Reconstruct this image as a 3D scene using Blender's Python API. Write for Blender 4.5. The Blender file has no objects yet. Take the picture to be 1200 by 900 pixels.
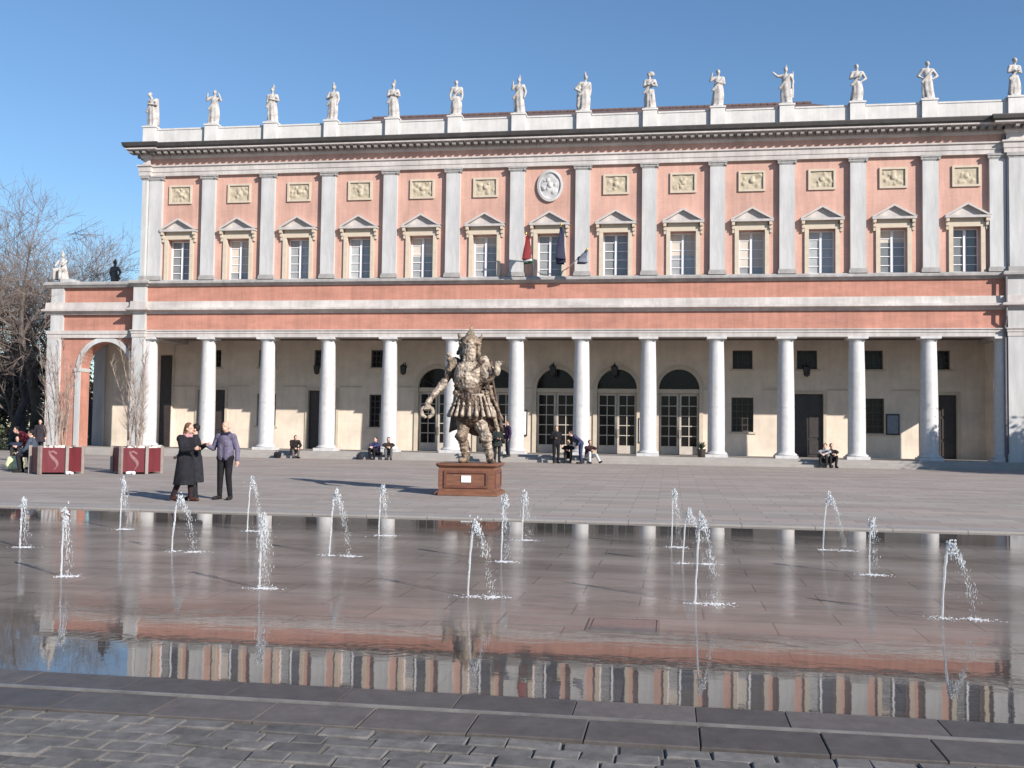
import bpy, bmesh, math, random
from mathutils import Vector, Matrix, noise
import numpy as np
R = math.radians
random.seed(7); rng = np.random.default_rng(7)
scn = bpy.context.scene
COL = scn.collection

# ------------------------------------------------------------------ camera
YAW, PITCH, ROLL = -0.1547, 0.0477, 0.0135
CAM = Vector((26.6965, -49.092, 1.65))
fw = Vector((math.sin(YAW)*math.cos(PITCH), math.cos(YAW)*math.cos(PITCH), math.sin(PITCH)))
rt = Vector((math.cos(YAW), -math.sin(YAW), 0)); up = rt.cross(fw)
r2 = rt*math.cos(ROLL)+up*math.sin(ROLL); u2 = up*math.cos(ROLL)-rt*math.sin(ROLL)
cd = bpy.data.cameras.new('camera'); cam = bpy.data.objects.new('camera', cd); COL.objects.link(cam)
m = Matrix.Identity(4)
for i in range(3): m[i][0] = r2[i]; m[i][1] = u2[i]; m[i][2] = -fw[i]; m[i][3] = CAM[i]
cam.matrix_world = m
cd.sensor_width = 36; cd.lens = 36.0; cd.clip_end = 6000; cd.clip_start = .05
scn.camera = cam

# ------------------------------------------------------------------ light
SUN_EL = R(26.0); SX, SY = .79, -.613
w = bpy.data.worlds.new('World'); scn.world = w; w.use_nodes = True
nt = w.node_tree; bg = nt.nodes['Background']
sky = nt.nodes.new('ShaderNodeTexSky'); sky.sky_type = 'NISHITA'; sky.sun_disc = False
sky.sun_elevation = SUN_EL; sky.sun_rotation = math.atan2(SX, SY)
sky.air_density = 1.2; sky.dust_density = .0; sky.ozone_density = 6.0; sky.altitude = 60
nt.links.new(sky.outputs[0], bg.inputs[0]); bg.inputs[1].default_value = 0.095
sd = bpy.data.lights.new('sun', 'SUN'); sd.energy = 5.0; sd.angle = R(.53); sd.color = (1, .94, .86)
sun = bpy.data.objects.new('sun', sd); COL.objects.link(sun)
sun.rotation_euler = Vector((-SX*math.cos(SUN_EL), -SY*math.cos(SUN_EL), -math.sin(SUN_EL))).to_track_quat('-Z', 'Y').to_euler()
scn.view_settings.view_transform = 'Standard'; scn.view_settings.look = 'None'
scn.view_settings.exposure = 0.58; scn.view_settings.gamma = 1

# ------------------------------------------------------------------ materials
MATS = {}
def mat(name, col, rough=.7, var=.12, scale=3.0, metal=0, bump=0.0, bscale=20, col2=None, streak=False, coat=0, stain=0, **kw):
    """Principled with two-scale noise variation of its own colour"""
    if name in MATS: return MATS[name]
    mt = bpy.data.materials.new(name); mt.use_nodes = True; MATS[name] = mt
    n = mt.node_tree.nodes; L = mt.node_tree.links; b = n['Principled BSDF']
    b.inputs['Roughness'].default_value = rough; b.inputs['Metallic'].default_value = metal
    if coat: b.inputs['Coat Weight'].default_value = coat
    for k, v in kw.items(): b.inputs[k.replace('_', ' ')].default_value = v
    tc = n.new('ShaderNodeTexCoord'); vec = tc.outputs['Object']
    if streak:
        mp = n.new('ShaderNodeMapping'); mp.inputs['Scale'].default_value = streak; L.new(vec, mp.inputs[0]); vec = mp.outputs[0]
    nz = n.new('ShaderNodeTexNoise'); nz.inputs['Scale'].default_value = scale; nz.inputs['Detail'].default_value = 6; nz.inputs['Roughness'].default_value = .65
    L.new(vec, nz.inputs[0])
    rp = n.new('ShaderNodeValToRGB'); L.new(nz.outputs[0], rp.inputs[0])
    c = np.array(col); c2 = np.array(col2) if col2 is not None else np.clip(c*(1+var), 0, 1)
    rp.color_ramp.elements[0].position = .32; rp.color_ramp.elements[0].color = (*(c*(1-var)), 1)
    rp.color_ramp.elements[1].position = .68; rp.color_ramp.elements[1].color = (*c2, 1)
    L.new(rp.outputs[0], b.inputs['Base Color'])
    if stain:       # rain streaks and faded patches
        m2 = n.new('ShaderNodeMapping'); m2.inputs['Scale'].default_value = (1.6, 1.6, .16); L.new(tc.outputs['Object'], m2.inputs[0])
        z2 = n.new('ShaderNodeTexNoise'); z2.inputs['Scale'].default_value = 2.2; z2.inputs['Detail'].default_value = 7; z2.inputs['Roughness'].default_value = .7; L.new(m2.outputs[0], z2.inputs[0])
        z3 = n.new('ShaderNodeTexNoise'); z3.inputs['Scale'].default_value = .35; z3.inputs['Detail'].default_value = 5; L.new(tc.outputs['Object'], z3.inputs[0])
        r3 = n.new('ShaderNodeMapRange'); r3.inputs[1].default_value = .36; r3.inputs[2].default_value = .62; r3.inputs[3].default_value = 1-stain; r3.inputs[4].default_value = 1.03; L.new(z2.outputs[0], r3.inputs[0])
        r4 = n.new('ShaderNodeMapRange'); r4.inputs[1].default_value = .35; r4.inputs[2].default_value = .65; r4.inputs[3].default_value = 1-stain*.6; r4.inputs[4].default_value = 1+stain*.4; L.new(z3.outputs[0], r4.inputs[0])
        mm = n.new('ShaderNodeMath'); mm.operation = 'MULTIPLY'; L.new(r3.outputs[0], mm.inputs[0]); L.new(r4.outputs[0], mm.inputs[1])
        mx = n.new('ShaderNodeMix'); mx.data_type = 'RGBA'; mx.blend_type = 'MULTIPLY'; mx.inputs[0].default_value = 1; L.new(rp.outputs[0], mx.inputs[6]); L.new(mm.outputs[0], mx.inputs[7]); L.new(mx.outputs[2], b.inputs['Base Color'])
    if bump:
        nb = n.new('ShaderNodeTexNoise'); nb.inputs['Scale'].default_value = bscale; nb.inputs['Detail'].default_value = 4
        L.new(tc.outputs['Object'], nb.inputs[0])
        bp = n.new('ShaderNodeBump'); bp.inputs['Strength'].default_value = bump; bp.inputs['Distance'].default_value = .03
        L.new(nb.outputs[0], bp.inputs['Height']); L.new(bp.outputs[0], b.inputs['Normal'])
    return mt
PINK = mat('pink_plaster', (.545, .325, .262), .85, .09, .9, stain=.16, streak=(1, 1, .55), bump=.15, bscale=8)
ORANGE = mat('orange_brick', (.46, .215, .16), .85, .14, 1.3, stain=.18, streak=(.5, 1, 1.5), bump=.2, bscale=14)
STONE = mat('white_stone', (.465, .457, .452), .75, .10, 1.6, stain=.16, streak=(1, 1, .25), bump=.1, bscale=9)
GREYST = mat('weathered_stone', (.34, .325, .315), .8, .18, 1.8, stain=.2, bump=.15)
BANDST = mat('band_stone', (.50, .458, .435), .8, .16, 1.2, stain=.2, streak=(.4, 1, 1.5), bump=.12)
COLST = mat('column_granite', (.52, .507, .502), .6, .09, 5, stain=.12, bump=.06)
LEAD = mat('dark_lead', (.05, .045, .043), .6, .25, 3)
CREAM = mat('cream_plaster', (.66, .565, .47), .85, .12, .8, stain=.07, bump=.12, bscale=6)
TRIM = mat('cream_trim', (.50, .425, .335), .8, .08, 3)
OCHRE = mat('ochre_relief', (.42, .36, .265), .85, .2, 6)
MARBLE = mat('statue_marble', (.36, .33, .31), .75, .35, 3.5, col2=(.54, .505, .48), bump=.15, bscale=12)
DARKST = mat('dark_statue_stone', (.09, .085, .08), .8, .3, 4)
ROOF = mat('roof_tiles', (.11, .072, .068), .85, .25, 4)
PANE = mat('window_pane', (.27, .29, .30), .08, .12, 2)
DPANE = mat('dark_door_glass', (.012, .011, .011), .12, .3, 2, Specular_IOR_Level=.18)
WHITE = mat('white_paint', (.72, .72, .74), .5, .05, 4)
WOODD = mat('dark_door_wood', (.035, .028, .026), .5, .3, 5)
IRON = mat('dark_iron', (.03, .03, .032), .5, .2, 8, metal=.3)
FLOORST = mat('step_stone', (.31, .282, .262), .75, .1, 1.5, bump=.1)
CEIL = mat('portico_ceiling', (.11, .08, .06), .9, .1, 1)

def brick_bump(mt, sx, sz):
    n = mt.node_tree.nodes; L = mt.node_tree.links; b = n['Principled BSDF']
    tc = n.new('ShaderNodeTexCoord'); mp = n.new('ShaderNodeMapping'); mp.inputs['Rotation'].default_value = (R(90), 0, 0)
    L.new(tc.outputs['Object'], mp.inputs[0])
    br = n.new('ShaderNodeTexBrick'); br.inputs['Scale'].default_value = 1; br.inputs['Brick Width'].default_value = sx; br.inputs['Row Height'].default_value = sz; br.inputs['Mortar Size'].default_value = .012
    br.inputs['Color1'].default_value = (.88, .88, .88, 1); br.inputs['Color2'].default_value = (1.08, 1.05, 1.0, 1); br.inputs['Mortar'].default_value = (.92, .95, .97, 1)
    L.new(mp.outputs[0], br.inputs[0])
    mx = n.new('ShaderNodeMix'); mx.data_type = 'RGBA'; mx.blend_type = 'MULTIPLY'; mx.inputs[0].default_value = .4
    src = b.inputs['Base Color'].links[0].from_socket
    L.new(src, mx.inputs[6]); L.new(br.outputs[0], mx.inputs[7]); L.new(mx.outputs[2], b.inputs['Base Color'])
brick_bump(ORANGE, .3, .085); brick_bump(PINK, .3, .085); brick_bump(CREAM, 1.1, .42)

# ------------------------------------------------------------------ mesh helpers
class MB:
    def __init__(s): s.v = []; s.f = []
    def add(s, vs, fs):
        o = len(s.v); s.v += [tuple(v) for v in vs]; s.f += [tuple(i+o for i in f) for f in fs]; return s
    def box(s, x0, x1, y0, y1, z0, z1):
        return s.add([(x0,y0,z0),(x1,y0,z0),(x1,y1,z0),(x0,y1,z0),(x0,y0,z1),(x1,y0,z1),(x1,y1,z1),(x0,y1,z1)],
            [(0,3,2,1),(4,5,6,7),(0,1,5,4),(1,2,6,5),(2,3,7,6),(3,0,4,7)])
    def lathe(s, prof, n=24, c=(0,0,0), a0=0, a1=2*math.pi, sq=False):
        vs = []; full = abs(a1-a0-2*math.pi) < 1e-6; k = n if full else n+1
        for r, z in prof:
            for i in range(k):
                a = a0+(a1-a0)*i/n; vs.append((c[0]+r*math.cos(a), c[1]+r*math.sin(a), c[2]+z))
        fs = []
        for j in range(len(prof)-1):
            for i in range(n):
                i2 = (i+1) % k if full else i+1
                fs.append((j*k+i, j*k+i2, (j+1)*k+i2, (j+1)*k+i))
        if full: fs += [tuple(range(k-1, -1, -1)), tuple((len(prof)-1)*k+i for i in range(k))]
        return s.add(vs, fs)
    def tube(s, pts, rad, n=8, cap=True):
        pts = [Vector(p) for p in pts]; rad = rad if hasattr(rad, '__len__') else [rad]*len(pts)
        vs = []; fs = []; ref = None
        for i, p in enumerate(pts):
            t = (pts[min(i+1, len(pts)-1)]-pts[max(i-1, 0)]).normalized()
            if ref is None: ref = Vector((1,0,0)) if abs(t.x) < .8 else Vector((0,1,0))
            a = t.cross(ref).normalized(); b = t.cross(a); ref = a.cross(t)*-1 if False else ref
            for k in range(n):
                q = 2*math.pi*k/n; vs.append(p+a*rad[i]*math.cos(q)+b*rad[i]*math.sin(q))
        for i in range(len(pts)-1):
            for k in range(n): fs.append((i*n+k, i*n+(k+1) % n, (i+1)*n+(k+1) % n, (i+1)*n+k))
        if cap: fs += [tuple(range(n-1, -1, -1)), tuple((len(pts)-1)*n+k for k in range(n))]
        return s.add(vs, fs)
    def cap(s, p0, p1, r0, r1, n=12):
        """tapered capsule"""
        p0 = Vector(p0); p1 = Vector(p1); d = p1-p0
        if d.length < 1e-5: d = Vector((0,0,1e-4)); p1 = p0+d
        t = d.normalized(); ref = Vector((1,0,0)) if abs(t.x) < .8 else Vector((0,1,0))
        a = t.cross(ref).normalized(); b = t.cross(a); vs = []; prof = []
        for q in (-80,-55,-28,0): prof.append((p0+t*r0*math.sin(R(q)), r0*math.cos(R(q))))
        for q in (0,28,55,80): prof.append((p1+t*r1*math.sin(R(q)), r1*math.cos(R(q))))
        for c, r in prof:
            for k in range(n):
                an = 2*math.pi*k/n; vs.append(c+a*r*math.cos(an)+b*r*math.sin(an))
        fs = [(i*n+k, i*n+(k+1) % n, (i+1)*n+(k+1) % n, (i+1)*n+k) for i in range(7) for k in range(n)]
        fs += [tuple(range(n-1, -1, -1)), tuple(7*n+k for k in range(n))]
        return s.add(vs, fs)
    def ell(s, c, rx, ry, rz, nu=16, nv=10, rot=None):
        vs = []; c = Vector(c)
        for j in range(nv+1):
            th = math.pi*(j+.02)/(nv+.04)
            for i in range(nu):
                ph = 2*math.pi*i/nu; q = Vector((rx*math.sin(th)*math.cos(ph), ry*math.sin(th)*math.sin(ph), rz*math.cos(th)))
                if rot: q = rot @ q
                vs.append(c+q)
        fs = [(j*nu+i, (j+1)*nu+i, (j+1)*nu+(i+1) % nu, j*nu+(i+1) % nu) for j in range(nv) for i in range(nu)]
        fs += [tuple(range(nu)), tuple(nv*nu+i for i in range(nu-1, -1, -1))]
        return s.add(vs, fs)
    def sweep(s, prof, path, closed=True):
        """profile (out, z) along a plan polyline, outward = right-hand side, mitred"""
        P = [Vector(p) for p in path]; dirs = [(P[i+1]-P[i]).normalized() for i in range(len(P)-1)]; vs = []
        nr = lambda d: Vector((d.y, -d.x))
        for i, p in enumerate(P):
            if i == 0: o = nr(dirs[0])
            elif i == len(P)-1: o = nr(dirs[-1])
            else:
                a, b = nr(dirs[i-1]), nr(dirs[i]); o = (a+b); o = o/(o.length_squared/2) if o.length > 1e-6 else a
            for q, z in prof: vs.append((p.x+o.x*q, p.y+o.y*q, z))
        k = len(prof); fs = []
        for i in range(len(P)-1):
            for j in range(k if closed else k-1):
                j2 = (j+1) % k; fs.append((i*k+j, (i+1)*k+j, (i+1)*k+j2, i*k+j2))
        if closed: fs += [tuple(range(k)), tuple((len(P)-1)*k+j for j in range(k-1, -1, -1))]
        return s.add(vs, fs)
    def xf(s, M):
        s.v = [tuple(M @ Vector(v)) for v in s.v]; return s
    def mesh(s, name, mt=None, smooth=False):
        me = bpy.data.meshes.new(name); me.from_pydata(s.v, [], s.f)
        if mt: me.materials.append(mt)
        if smooth: me.polygons.foreach_set('use_smooth', [True]*len(me.polygons))
        me.update()
        if smooth: me.set_sharp_from_angle(angle=R(38))
        return me
    def build(s, name, mt, parent=None, smooth=False, loc=None):
        o = bpy.data.objects.new(name, s.mesh(name, mt, smooth)); COL.objects.link(o)
        if parent: o.parent = parent
        if loc is not None: o.location = loc
        return o
def tag(o, label, cat, group=None):
    o['label'] = label; o['category'] = cat
    if group: o['group'] = group
    return o
def struct(o): o['kind'] = 'structure'; return o
def stuff(o): o['kind'] = 'stuff'; return o
def empty(name, loc=(0,0,0), rz=0):
    o = bpy.data.objects.new(name, None); COL.objects.link(o); o.location = loc; o.rotation_euler.z = rz; o.empty_display_size = .1; return o
def inst(o, parent, loc=(0,0,0), rz=0):
    c = o.copy(); COL.objects.link(c); c.parent = parent; c.location = loc; c.rotation_euler.z = rz; return c
def remesh(mb, name, mt, vox, smooth=2, parent=None):
    me = mb.mesh('tmp'); o = bpy.data.objects.new('tmp', me); COL.objects.link(o)
    md = o.modifiers.new('r', 'REMESH'); md.mode = 'VOXEL'; md.voxel_size = vox; md.use_smooth_shade = True
    if smooth:
        sm = o.modifiers.new('s', 'SMOOTH'); sm.iterations = smooth; sm.factor = .5
    dg = bpy.context.evaluated_depsgraph_get()
    out = bpy.data.meshes.new_from_object(o.evaluated_get(dg)); out.name = name
    bpy.data.objects.remove(o); bpy.data.meshes.remove(me)
    out.materials.clear(); out.materials.append(mt)
    out.polygons.foreach_set('use_smooth', [True]*len(out.polygons))
    ob = bpy.data.objects.new(name, out); COL.objects.link(ob)
    if parent: ob.parent = parent
    return ob

def wall_holes(mb, xs0, xs1, z0, z1, holes, y, depth):
    """front face at y with rectangular holes (x0,x1,z0,z1) and their reveals"""
    xs = sorted({xs0, xs1, *[h[0] for h in holes], *[h[1] for h in holes]}); zs = sorted({z0, z1, *[h[2] for h in holes], *[h[3] for h in holes]})
    for i in range(len(xs)-1):
        for j in range(len(zs)-1):
            cx = (xs[i]+xs[i+1])/2; cz = (zs[j]+zs[j+1])/2
            if any(h[0] < cx < h[1] and h[2] < cz < h[3] for h in holes): continue
            mb.add([(xs[i],y,zs[j]),(xs[i+1],y,zs[j]),(xs[i+1],y,zs[j+1]),(xs[i],y,zs[j+1])], [(0,1,2,3)])
    for a, b, c, d in holes:
        e = y+depth
        mb.add([(a,y,c),(a,e,c),(a,e,d),(a,y,d)], [(0,1,2,3)]); mb.add([(b,y,c),(b,e,c),(b,e,d),(b,y,d)], [(3,2,1,0)])
        mb.add([(a,y,d),(a,e,d),(b,e,d),(b,y,d)], [(0,1,2,3)]); mb.add([(a,y,c),(a,e,c),(b,e,c),(b,y,c)], [(3,2,1,0)])
def arch_panel(mb, x0, x1, z0, z1, cx, r, spring, y, depth, n=20, zb=None):
    """rectangular panel with an arched opening, its soffit and jambs"""
    zb = z0 if zb is None else zb
    arc = [(cx+r*math.cos(math.pi*(1-i/n)), spring+r*math.sin(math.pi*(1-i/n))) for i in range(n+1)]
    mb.add([(x0,y,zb),(cx-r,y,zb),(cx-r,y,spring),(x0,y,spring)], [(0,1,2,3)])
    mb.add([(cx+r,y,zb),(x1,y,zb),(x1,y,spring),(cx+r,y,spring)], [(0,1,2,3)])
    out = []
    for px, pz in arc:
        out.append((px, z1))
    out[0] = (x0, z1); out[-1] = (x1, z1)
    mb.add([(x0,y,spring),(cx-r,y,spring),(x0,y,z1)], [(0,1,2)]); mb.add([(x1,y,spring),(x1,y,z1),(cx+r,y,spring)], [(0,1,2)])
    for i in range(n):
        a, b = arc[i], arc[i+1]; c, d = out[i+1], out[i]
        mb.add([(a[0],y,a[1]),(b[0],y,b[1]),(c[0],y,c[1]),(d[0],y,d[1])], [(0,1,2,3)])
    lp = [(cx-r, zb)]+arc+[(cx+r, zb)]
    for i in range(len(lp)-1):
        a, b = lp[i], lp[i+1]; mb.add([(a[0],y,a[1]),(a[0],y+depth,a[1]),(b[0],y+depth,b[1]),(b[0],y,b[1])], [(0,1,2,3)])
def arch_ring(mb, cx, r0, r1, spring, y0, y1, n=24, legs=None):
    pts = [(math.cos(math.pi*(1-i/n)), math.sin(math.pi*(1-i/n))) for i in range(n+1)]
    vs = []
    ring = [(cx+r0*c, spring+r0*s, cx+r1*c, spring+r1*s) for c, s in pts]
    if legs is not None: ring = [(cx-r0, legs, cx-r1, legs)]+ring+[(cx+r0, legs, cx+r1, legs)]
    for a, b, c, d in ring: vs += [(a,y0,b),(c,y0,d),(c,y1,d),(a,y1,b)]
    fs = []
    for i in range(len(ring)-1):
        for j in range(4): fs.append((i*4+j, (i+1)*4+j, (i+1)*4+(j+1) % 4, i*4+(j+1) % 4))
    fs += [(0,1,2,3), tuple((len(ring)-1)*4+j for j in (3,2,1,0))]
    mb.add(vs, fs)

# ------------------------------------------------------------------ ground, pool
POOL_N, POOL_F = -42.65, -29.72
ZST = .28                                    # level of the plaza at the foot of the steps
def gz(y): return 0.0 if y < POOL_F else min(ZST, ZST*(y-POOL_F)/(-1.5-POOL_F))
PAV = bpy.data.materials.new('plaza_paving'); PAV.use_nodes = True
def paving_nodes():
    n = PAV.node_tree.nodes; L = PAV.node_tree.links; b = n['Principled BSDF']; b.inputs['Roughness'].default_value = .9; b.inputs['Specular IOR Level'].default_value = .2
    tc = n.new('ShaderNodeTexCoord')
    br = n.new('ShaderNodeTexBrick'); br.inputs['Scale'].default_value = 1; br.inputs['Brick Width'].default_value = 1.1; br.inputs['Row Height'].default_value = .55
    br.inputs['Mortar Size'].default_value = .012; br.inputs['Color1'].default_value = (.275, .250, .228, 1); br.inputs['Color2'].default_value = (.335, .306, .281, 1); br.inputs['Mortar'].default_value = (.20, .185, .175, 1)
    L.new(tc.outputs['Object'], br.inputs[0])
    mp = n.new('ShaderNodeMapping'); mp.inputs['Scale'].default_value = (.10, .45, 1); L.new(tc.outputs['Object'], mp.inputs[0])
    nz = n.new('ShaderNodeTexNoise'); nz.inputs['Scale'].default_value = 1.6; nz.inputs['Detail'].default_value = 8; nz.inputs['Roughness'].default_value = .7; L.new(mp.outputs[0], nz.inputs[0])
    rp = n.new('ShaderNodeValToRGB'); rp.color_ramp.elements[0].position = .3; rp.color_ramp.elements[0].color = (.84, .83, .83, 1); rp.color_ramp.elements[1].position = .7; rp.color_ramp.elements[1].color = (1.1, 1.07, 1.05, 1)
    L.new(nz.outputs[0], rp.inputs[0])
    mx = n.new('ShaderNodeMix'); mx.data_type = 'RGBA'; mx.blend_type = 'MULTIPLY'; mx.inputs[0].default_value = 1
    L.new(br.outputs[0], mx.inputs[6]); L.new(rp.outputs[0], mx.inputs[7])
    m5 = n.new('ShaderNodeMapping'); m5.inputs['Scale'].default_value = (.05, .8, 1); L.new(tc.outputs['Object'], m5.inputs[0])
    n5 = n.new('ShaderNodeTexNoise'); n5.inputs['Scale'].default_value = 1.1; n5.inputs['Detail'].default_value = 4; L.new(m5.outputs[0], n5.inputs[0])
    r5 = n.new('ShaderNodeValToRGB'); r5.color_ramp.elements[0].position = .42; r5.color_ramp.elements[0].color = (1, 1, 1, 1); r5.color_ramp.elements[1].position = .62; r5.color_ramp.elements[1].color = (1.03, .965, .955, 1); L.new(n5.outputs[0], r5.inputs[0])
    x5 = n.new('ShaderNodeMix'); x5.data_type = 'RGBA'; x5.blend_type = 'MULTIPLY'; x5.inputs[0].default_value = 1; L.new(mx.outputs[2], x5.inputs[6]); L.new(r5.outputs[0], x5.inputs[7]); mx = x5
    nz2 = n.new('ShaderNodeTexNoise'); nz2.inputs['Scale'].default_value = 40; nz2.inputs['Detail'].default_value = 5; L.new(tc.outputs['Object'], nz2.inputs[0])
    bp = n.new('ShaderNodeBump'); bp.inputs['Strength'].default_value = .3; bp.inputs['Distance'].default_value = .01; L.new(nz2.outputs[0], bp.inputs['Height'])
    L.new(mx.outputs[2], b.inputs['Base Color']); L.new(bp.outputs[0], b.inputs['Normal'])
paving_nodes()
g = MB()
X0, X1 = -1500, 1500
ys = [(-1500, -.12), (POOL_N-4, -.12), (POOL_N+.05, -.12), (POOL_F-.05, -.12), (POOL_F, 0), (-1.5, ZST), (60, ZST), (2500, ZST)]
for i in range(len(ys)-1):
    (a, za), (b, zb) = ys[i], ys[i+1]; g.add([(X0,a,za),(X1,a,za),(X1,b,zb),(X0,b,zb)], [(0,1,2,3)])
ground = struct(g.build('ground', PAV))
# wet basin: a film of water over dark stone
WET = bpy.data.materials.new('wet_basin'); WET.use_nodes = True
def wet_nodes(mt, basec, base2, rough_lo, ripple):
    n = mt.node_tree.nodes; L = mt.node_tree.links; b = n['Principled BSDF']
    tc = n.new('ShaderNodeTexCoord')
    mp = n.new('ShaderNodeMapping'); mp.inputs['Scale'].default_value = (.35, .9, 1); L.new(tc.outputs['Object'], mp.inputs[0])
    nz = n.new('ShaderNodeTexNoise'); nz.inputs['Scale'].default_value = .9; nz.inputs['Detail'].default_value = 7; nz.inputs['Roughness'].default_value = .62; L.new(mp.outputs[0], nz.inputs[0])
    rp = n.new('ShaderNodeValToRGB'); rp.color_ramp.elements[0].position = .33; rp.color_ramp.elements[0].color = (*basec, 1); rp.color_ramp.elements[1].position = .68; rp.color_ramp.elements[1].color = (*base2, 1)
    L.new(nz.outputs[0], rp.inputs[0]); L.new(rp.outputs[0], b.inputs['Base Color'])
    b.inputs['Roughness'].default_value = .6; b.inputs['Specular IOR Level'].default_value = .0
    b.inputs['Coat IOR'].default_value = 1.5
    # the film of water is broken over the higher stones, whole near the kerb
    n3 = n.new('ShaderNodeTexNoise'); n3.inputs['Scale'].default_value = .55; n3.inputs['Detail'].default_value = 6; n3.inputs['Roughness'].default_value = .65
    m3 = n.new('ShaderNodeMapping'); m3.inputs['Scale'].default_value = (.5, 1.3, 1); L.new(tc.outputs['Object'], m3.inputs[0]); L.new(m3.outputs[0], n3.inputs[0])
    w3 = n.new('ShaderNodeMapRange'); w3.inputs[1].default_value = .35; w3.inputs[2].default_value = .65; w3.inputs[3].default_value = .26; w3.inputs[4].default_value = .62; L.new(n3.outputs[0], w3.inputs[0])
    s3 = n.new('ShaderNodeSeparateXYZ'); L.new(tc.outputs['Object'], s3.inputs[0])
    k3 = n.new('ShaderNodeMapRange'); k3.interpolation_type = 'SMOOTHSTEP'; k3.inputs[1].default_value = -41.4; k3.inputs[2].default_value = -39.6; k3.inputs[3].default_value = 1; k3.inputs[4].default_value = 0; L.new(s3.outputs[1], k3.inputs[0])
    k4 = n.new('ShaderNodeMapRange'); k4.interpolation_type = 'SMOOTHSTEP'; k4.inputs[1].default_value = -33.5; k4.inputs[2].default_value = -31.0; k4.inputs[3].default_value = 0; k4.inputs[4].default_value = .85; L.new(s3.outputs[1], k4.inputs[0])
    k5 = n.new('ShaderNodeMath'); k5.operation = 'MAXIMUM'; L.new(k3.outputs[0], k5.inputs[0]); L.new(k4.outputs[0], k5.inputs[1])
    x3 = n.new('ShaderNodeMix'); L.new(k5.outputs[0], x3.inputs[0]); L.new(w3.outputs[0], x3.inputs[2]); x3.inputs[3].default_value = 1.0; L.new(x3.outputs[0], b.inputs['Coat Weight'])
    # base colour darkened by the kerb and far edge so the reflection reads stronger
    dk = n.new('ShaderNodeMix'); dk.data_type = 'RGBA'; dk.blend_type = 'MULTIPLY'; br = n.new('ShaderNodeTexBrick'); br.inputs['Scale'].default_value = 1; br.inputs['Brick Width'].default_value = 1.2; br.inputs['Row Height'].default_value = .6; br.inputs['Mortar Size'].default_value = .009
    br.inputs['Color1'].default_value = (.9, .9, .9, 1); br.inputs['Color2'].default_value = (1.1, 1.08, 1.05, 1); br.inputs['Mortar'].default_value = (.55, .55, .55, 1); L.new(tc.outputs['Object'], br.inputs[0])
    bm = n.new('ShaderNodeMix'); bm.data_type = 'RGBA'; bm.blend_type = 'MULTIPLY'; bm.inputs[0].default_value = .8; L.new(rp.outputs[0], bm.inputs[6]); L.new(br.outputs[0], bm.inputs[7])
    L.new(k5.outputs[0], dk.inputs[0]); L.new(bm.outputs[2], dk.inputs[6]); dk.inputs[7].default_value = (.42, .42, .42, 1); L.new(dk.outputs[2], b.inputs['Base Color'])
    # ripples die away towards the kerb: calm water there, stirred round the jets
    sp = n.new('ShaderNodeSeparateXYZ'); L.new(tc.outputs['Object'], sp.inputs[0])
    mr = n.new('ShaderNodeMapRange'); mr.interpolation_type = 'SMOOTHSTEP'; mr.inputs[1].default_value = -41.6; mr.inputs[2].default_value = -38.0; mr.inputs[3].default_value = .012; mr.inputs[4].default_value = ripple; L.new(sp.outputs[1], mr.inputs[0])
    rr = n.new('ShaderNodeMapRange'); rr.interpolation_type = 'SMOOTHSTEP'; rr.inputs[1].default_value = -41.6; rr.inputs[2].default_value = -37.0; rr.inputs[3].default_value = rough_lo; rr.inputs[4].default_value = rough_lo+.13; L.new(sp.outputs[1], rr.inputs[0])
    rf = n.new('ShaderNodeMapRange'); rf.interpolation_type = 'SMOOTHSTEP'; rf.inputs[1].default_value = -35.0; rf.inputs[2].default_value = -31.5; rf.inputs[3].default_value = 1; rf.inputs[4].default_value = .22; L.new(sp.outputs[1], rf.inputs[0])
    rm2 = n.new('ShaderNodeMath'); rm2.operation = 'MULTIPLY'; L.new(rr.outputs[0], rm2.inputs[0]); L.new(rf.outputs[0], rm2.inputs[1]); L.new(rm2.outputs[0], b.inputs['Coat Roughness'])
    rm3 = n.new('ShaderNodeMath'); rm3.operation = 'MULTIPLY'; L.new(mr.outputs[0], rm3.inputs[0]); L.new(rf.outputs[0], rm3.inputs[1])
    m2 = n.new('ShaderNodeMapping'); m2.inputs['Scale'].default_value = (1, 1.6, 1); L.new(tc.outputs['Object'], m2.inputs[0])
    n2 = n.new('ShaderNodeTexNoise'); n2.inputs['Scale'].default_value = 2.6; n2.inputs['Detail'].default_value = 5; n2.inputs['Roughness'].default_value = .55; L.new(m2.outputs[0], n2.inputs[0])
    # rings spreading from every nozzle of the grid
    def M_(op, a, b_=None):
        q = n.new('ShaderNodeMath'); q.operation = op
        for k, v in enumerate((a, b_)):
            if v is None: continue
            if isinstance(v, (int, float)): q.inputs[k].default_value = v
            else: L.new(v, q.inputs[k])
        return q.outputs[0]
    gx = M_('SUBTRACT', M_('FLOORED_MODULO', M_('ADD', sp.outputs[0], -17.85+1.13), 2.26), 1.13-.06)
    gy = M_('SUBTRACT', M_('FLOORED_MODULO', M_('ADD', sp.outputs[1], 38.75+1.36), 2.72), 1.36)
    rad = M_('SQRT', M_('ADD', M_('MULTIPLY', gx, gx), M_('MULTIPLY', gy, gy)))
    rad = M_('ADD', rad, M_('MULTIPLY', n2.outputs[0], .12))
    wav = M_('MULTIPLY', M_('SINE', M_('MULTIPLY', rad, 62)), M_('POWER', 2.718, M_('MULTIPLY', rad, -3.2)))
    hgt = M_('ADD', n2.outputs[0], M_('MULTIPLY', wav, .10))
    bp = n.new('ShaderNodeBump'); bp.inputs['Distance'].default_value = .05; L.new(hgt, bp.inputs['Height']); L.new(rm3.outputs[0], bp.inputs['Strength'])
    L.new(bp.outputs[0], b.inputs['Coat Normal'])
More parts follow.
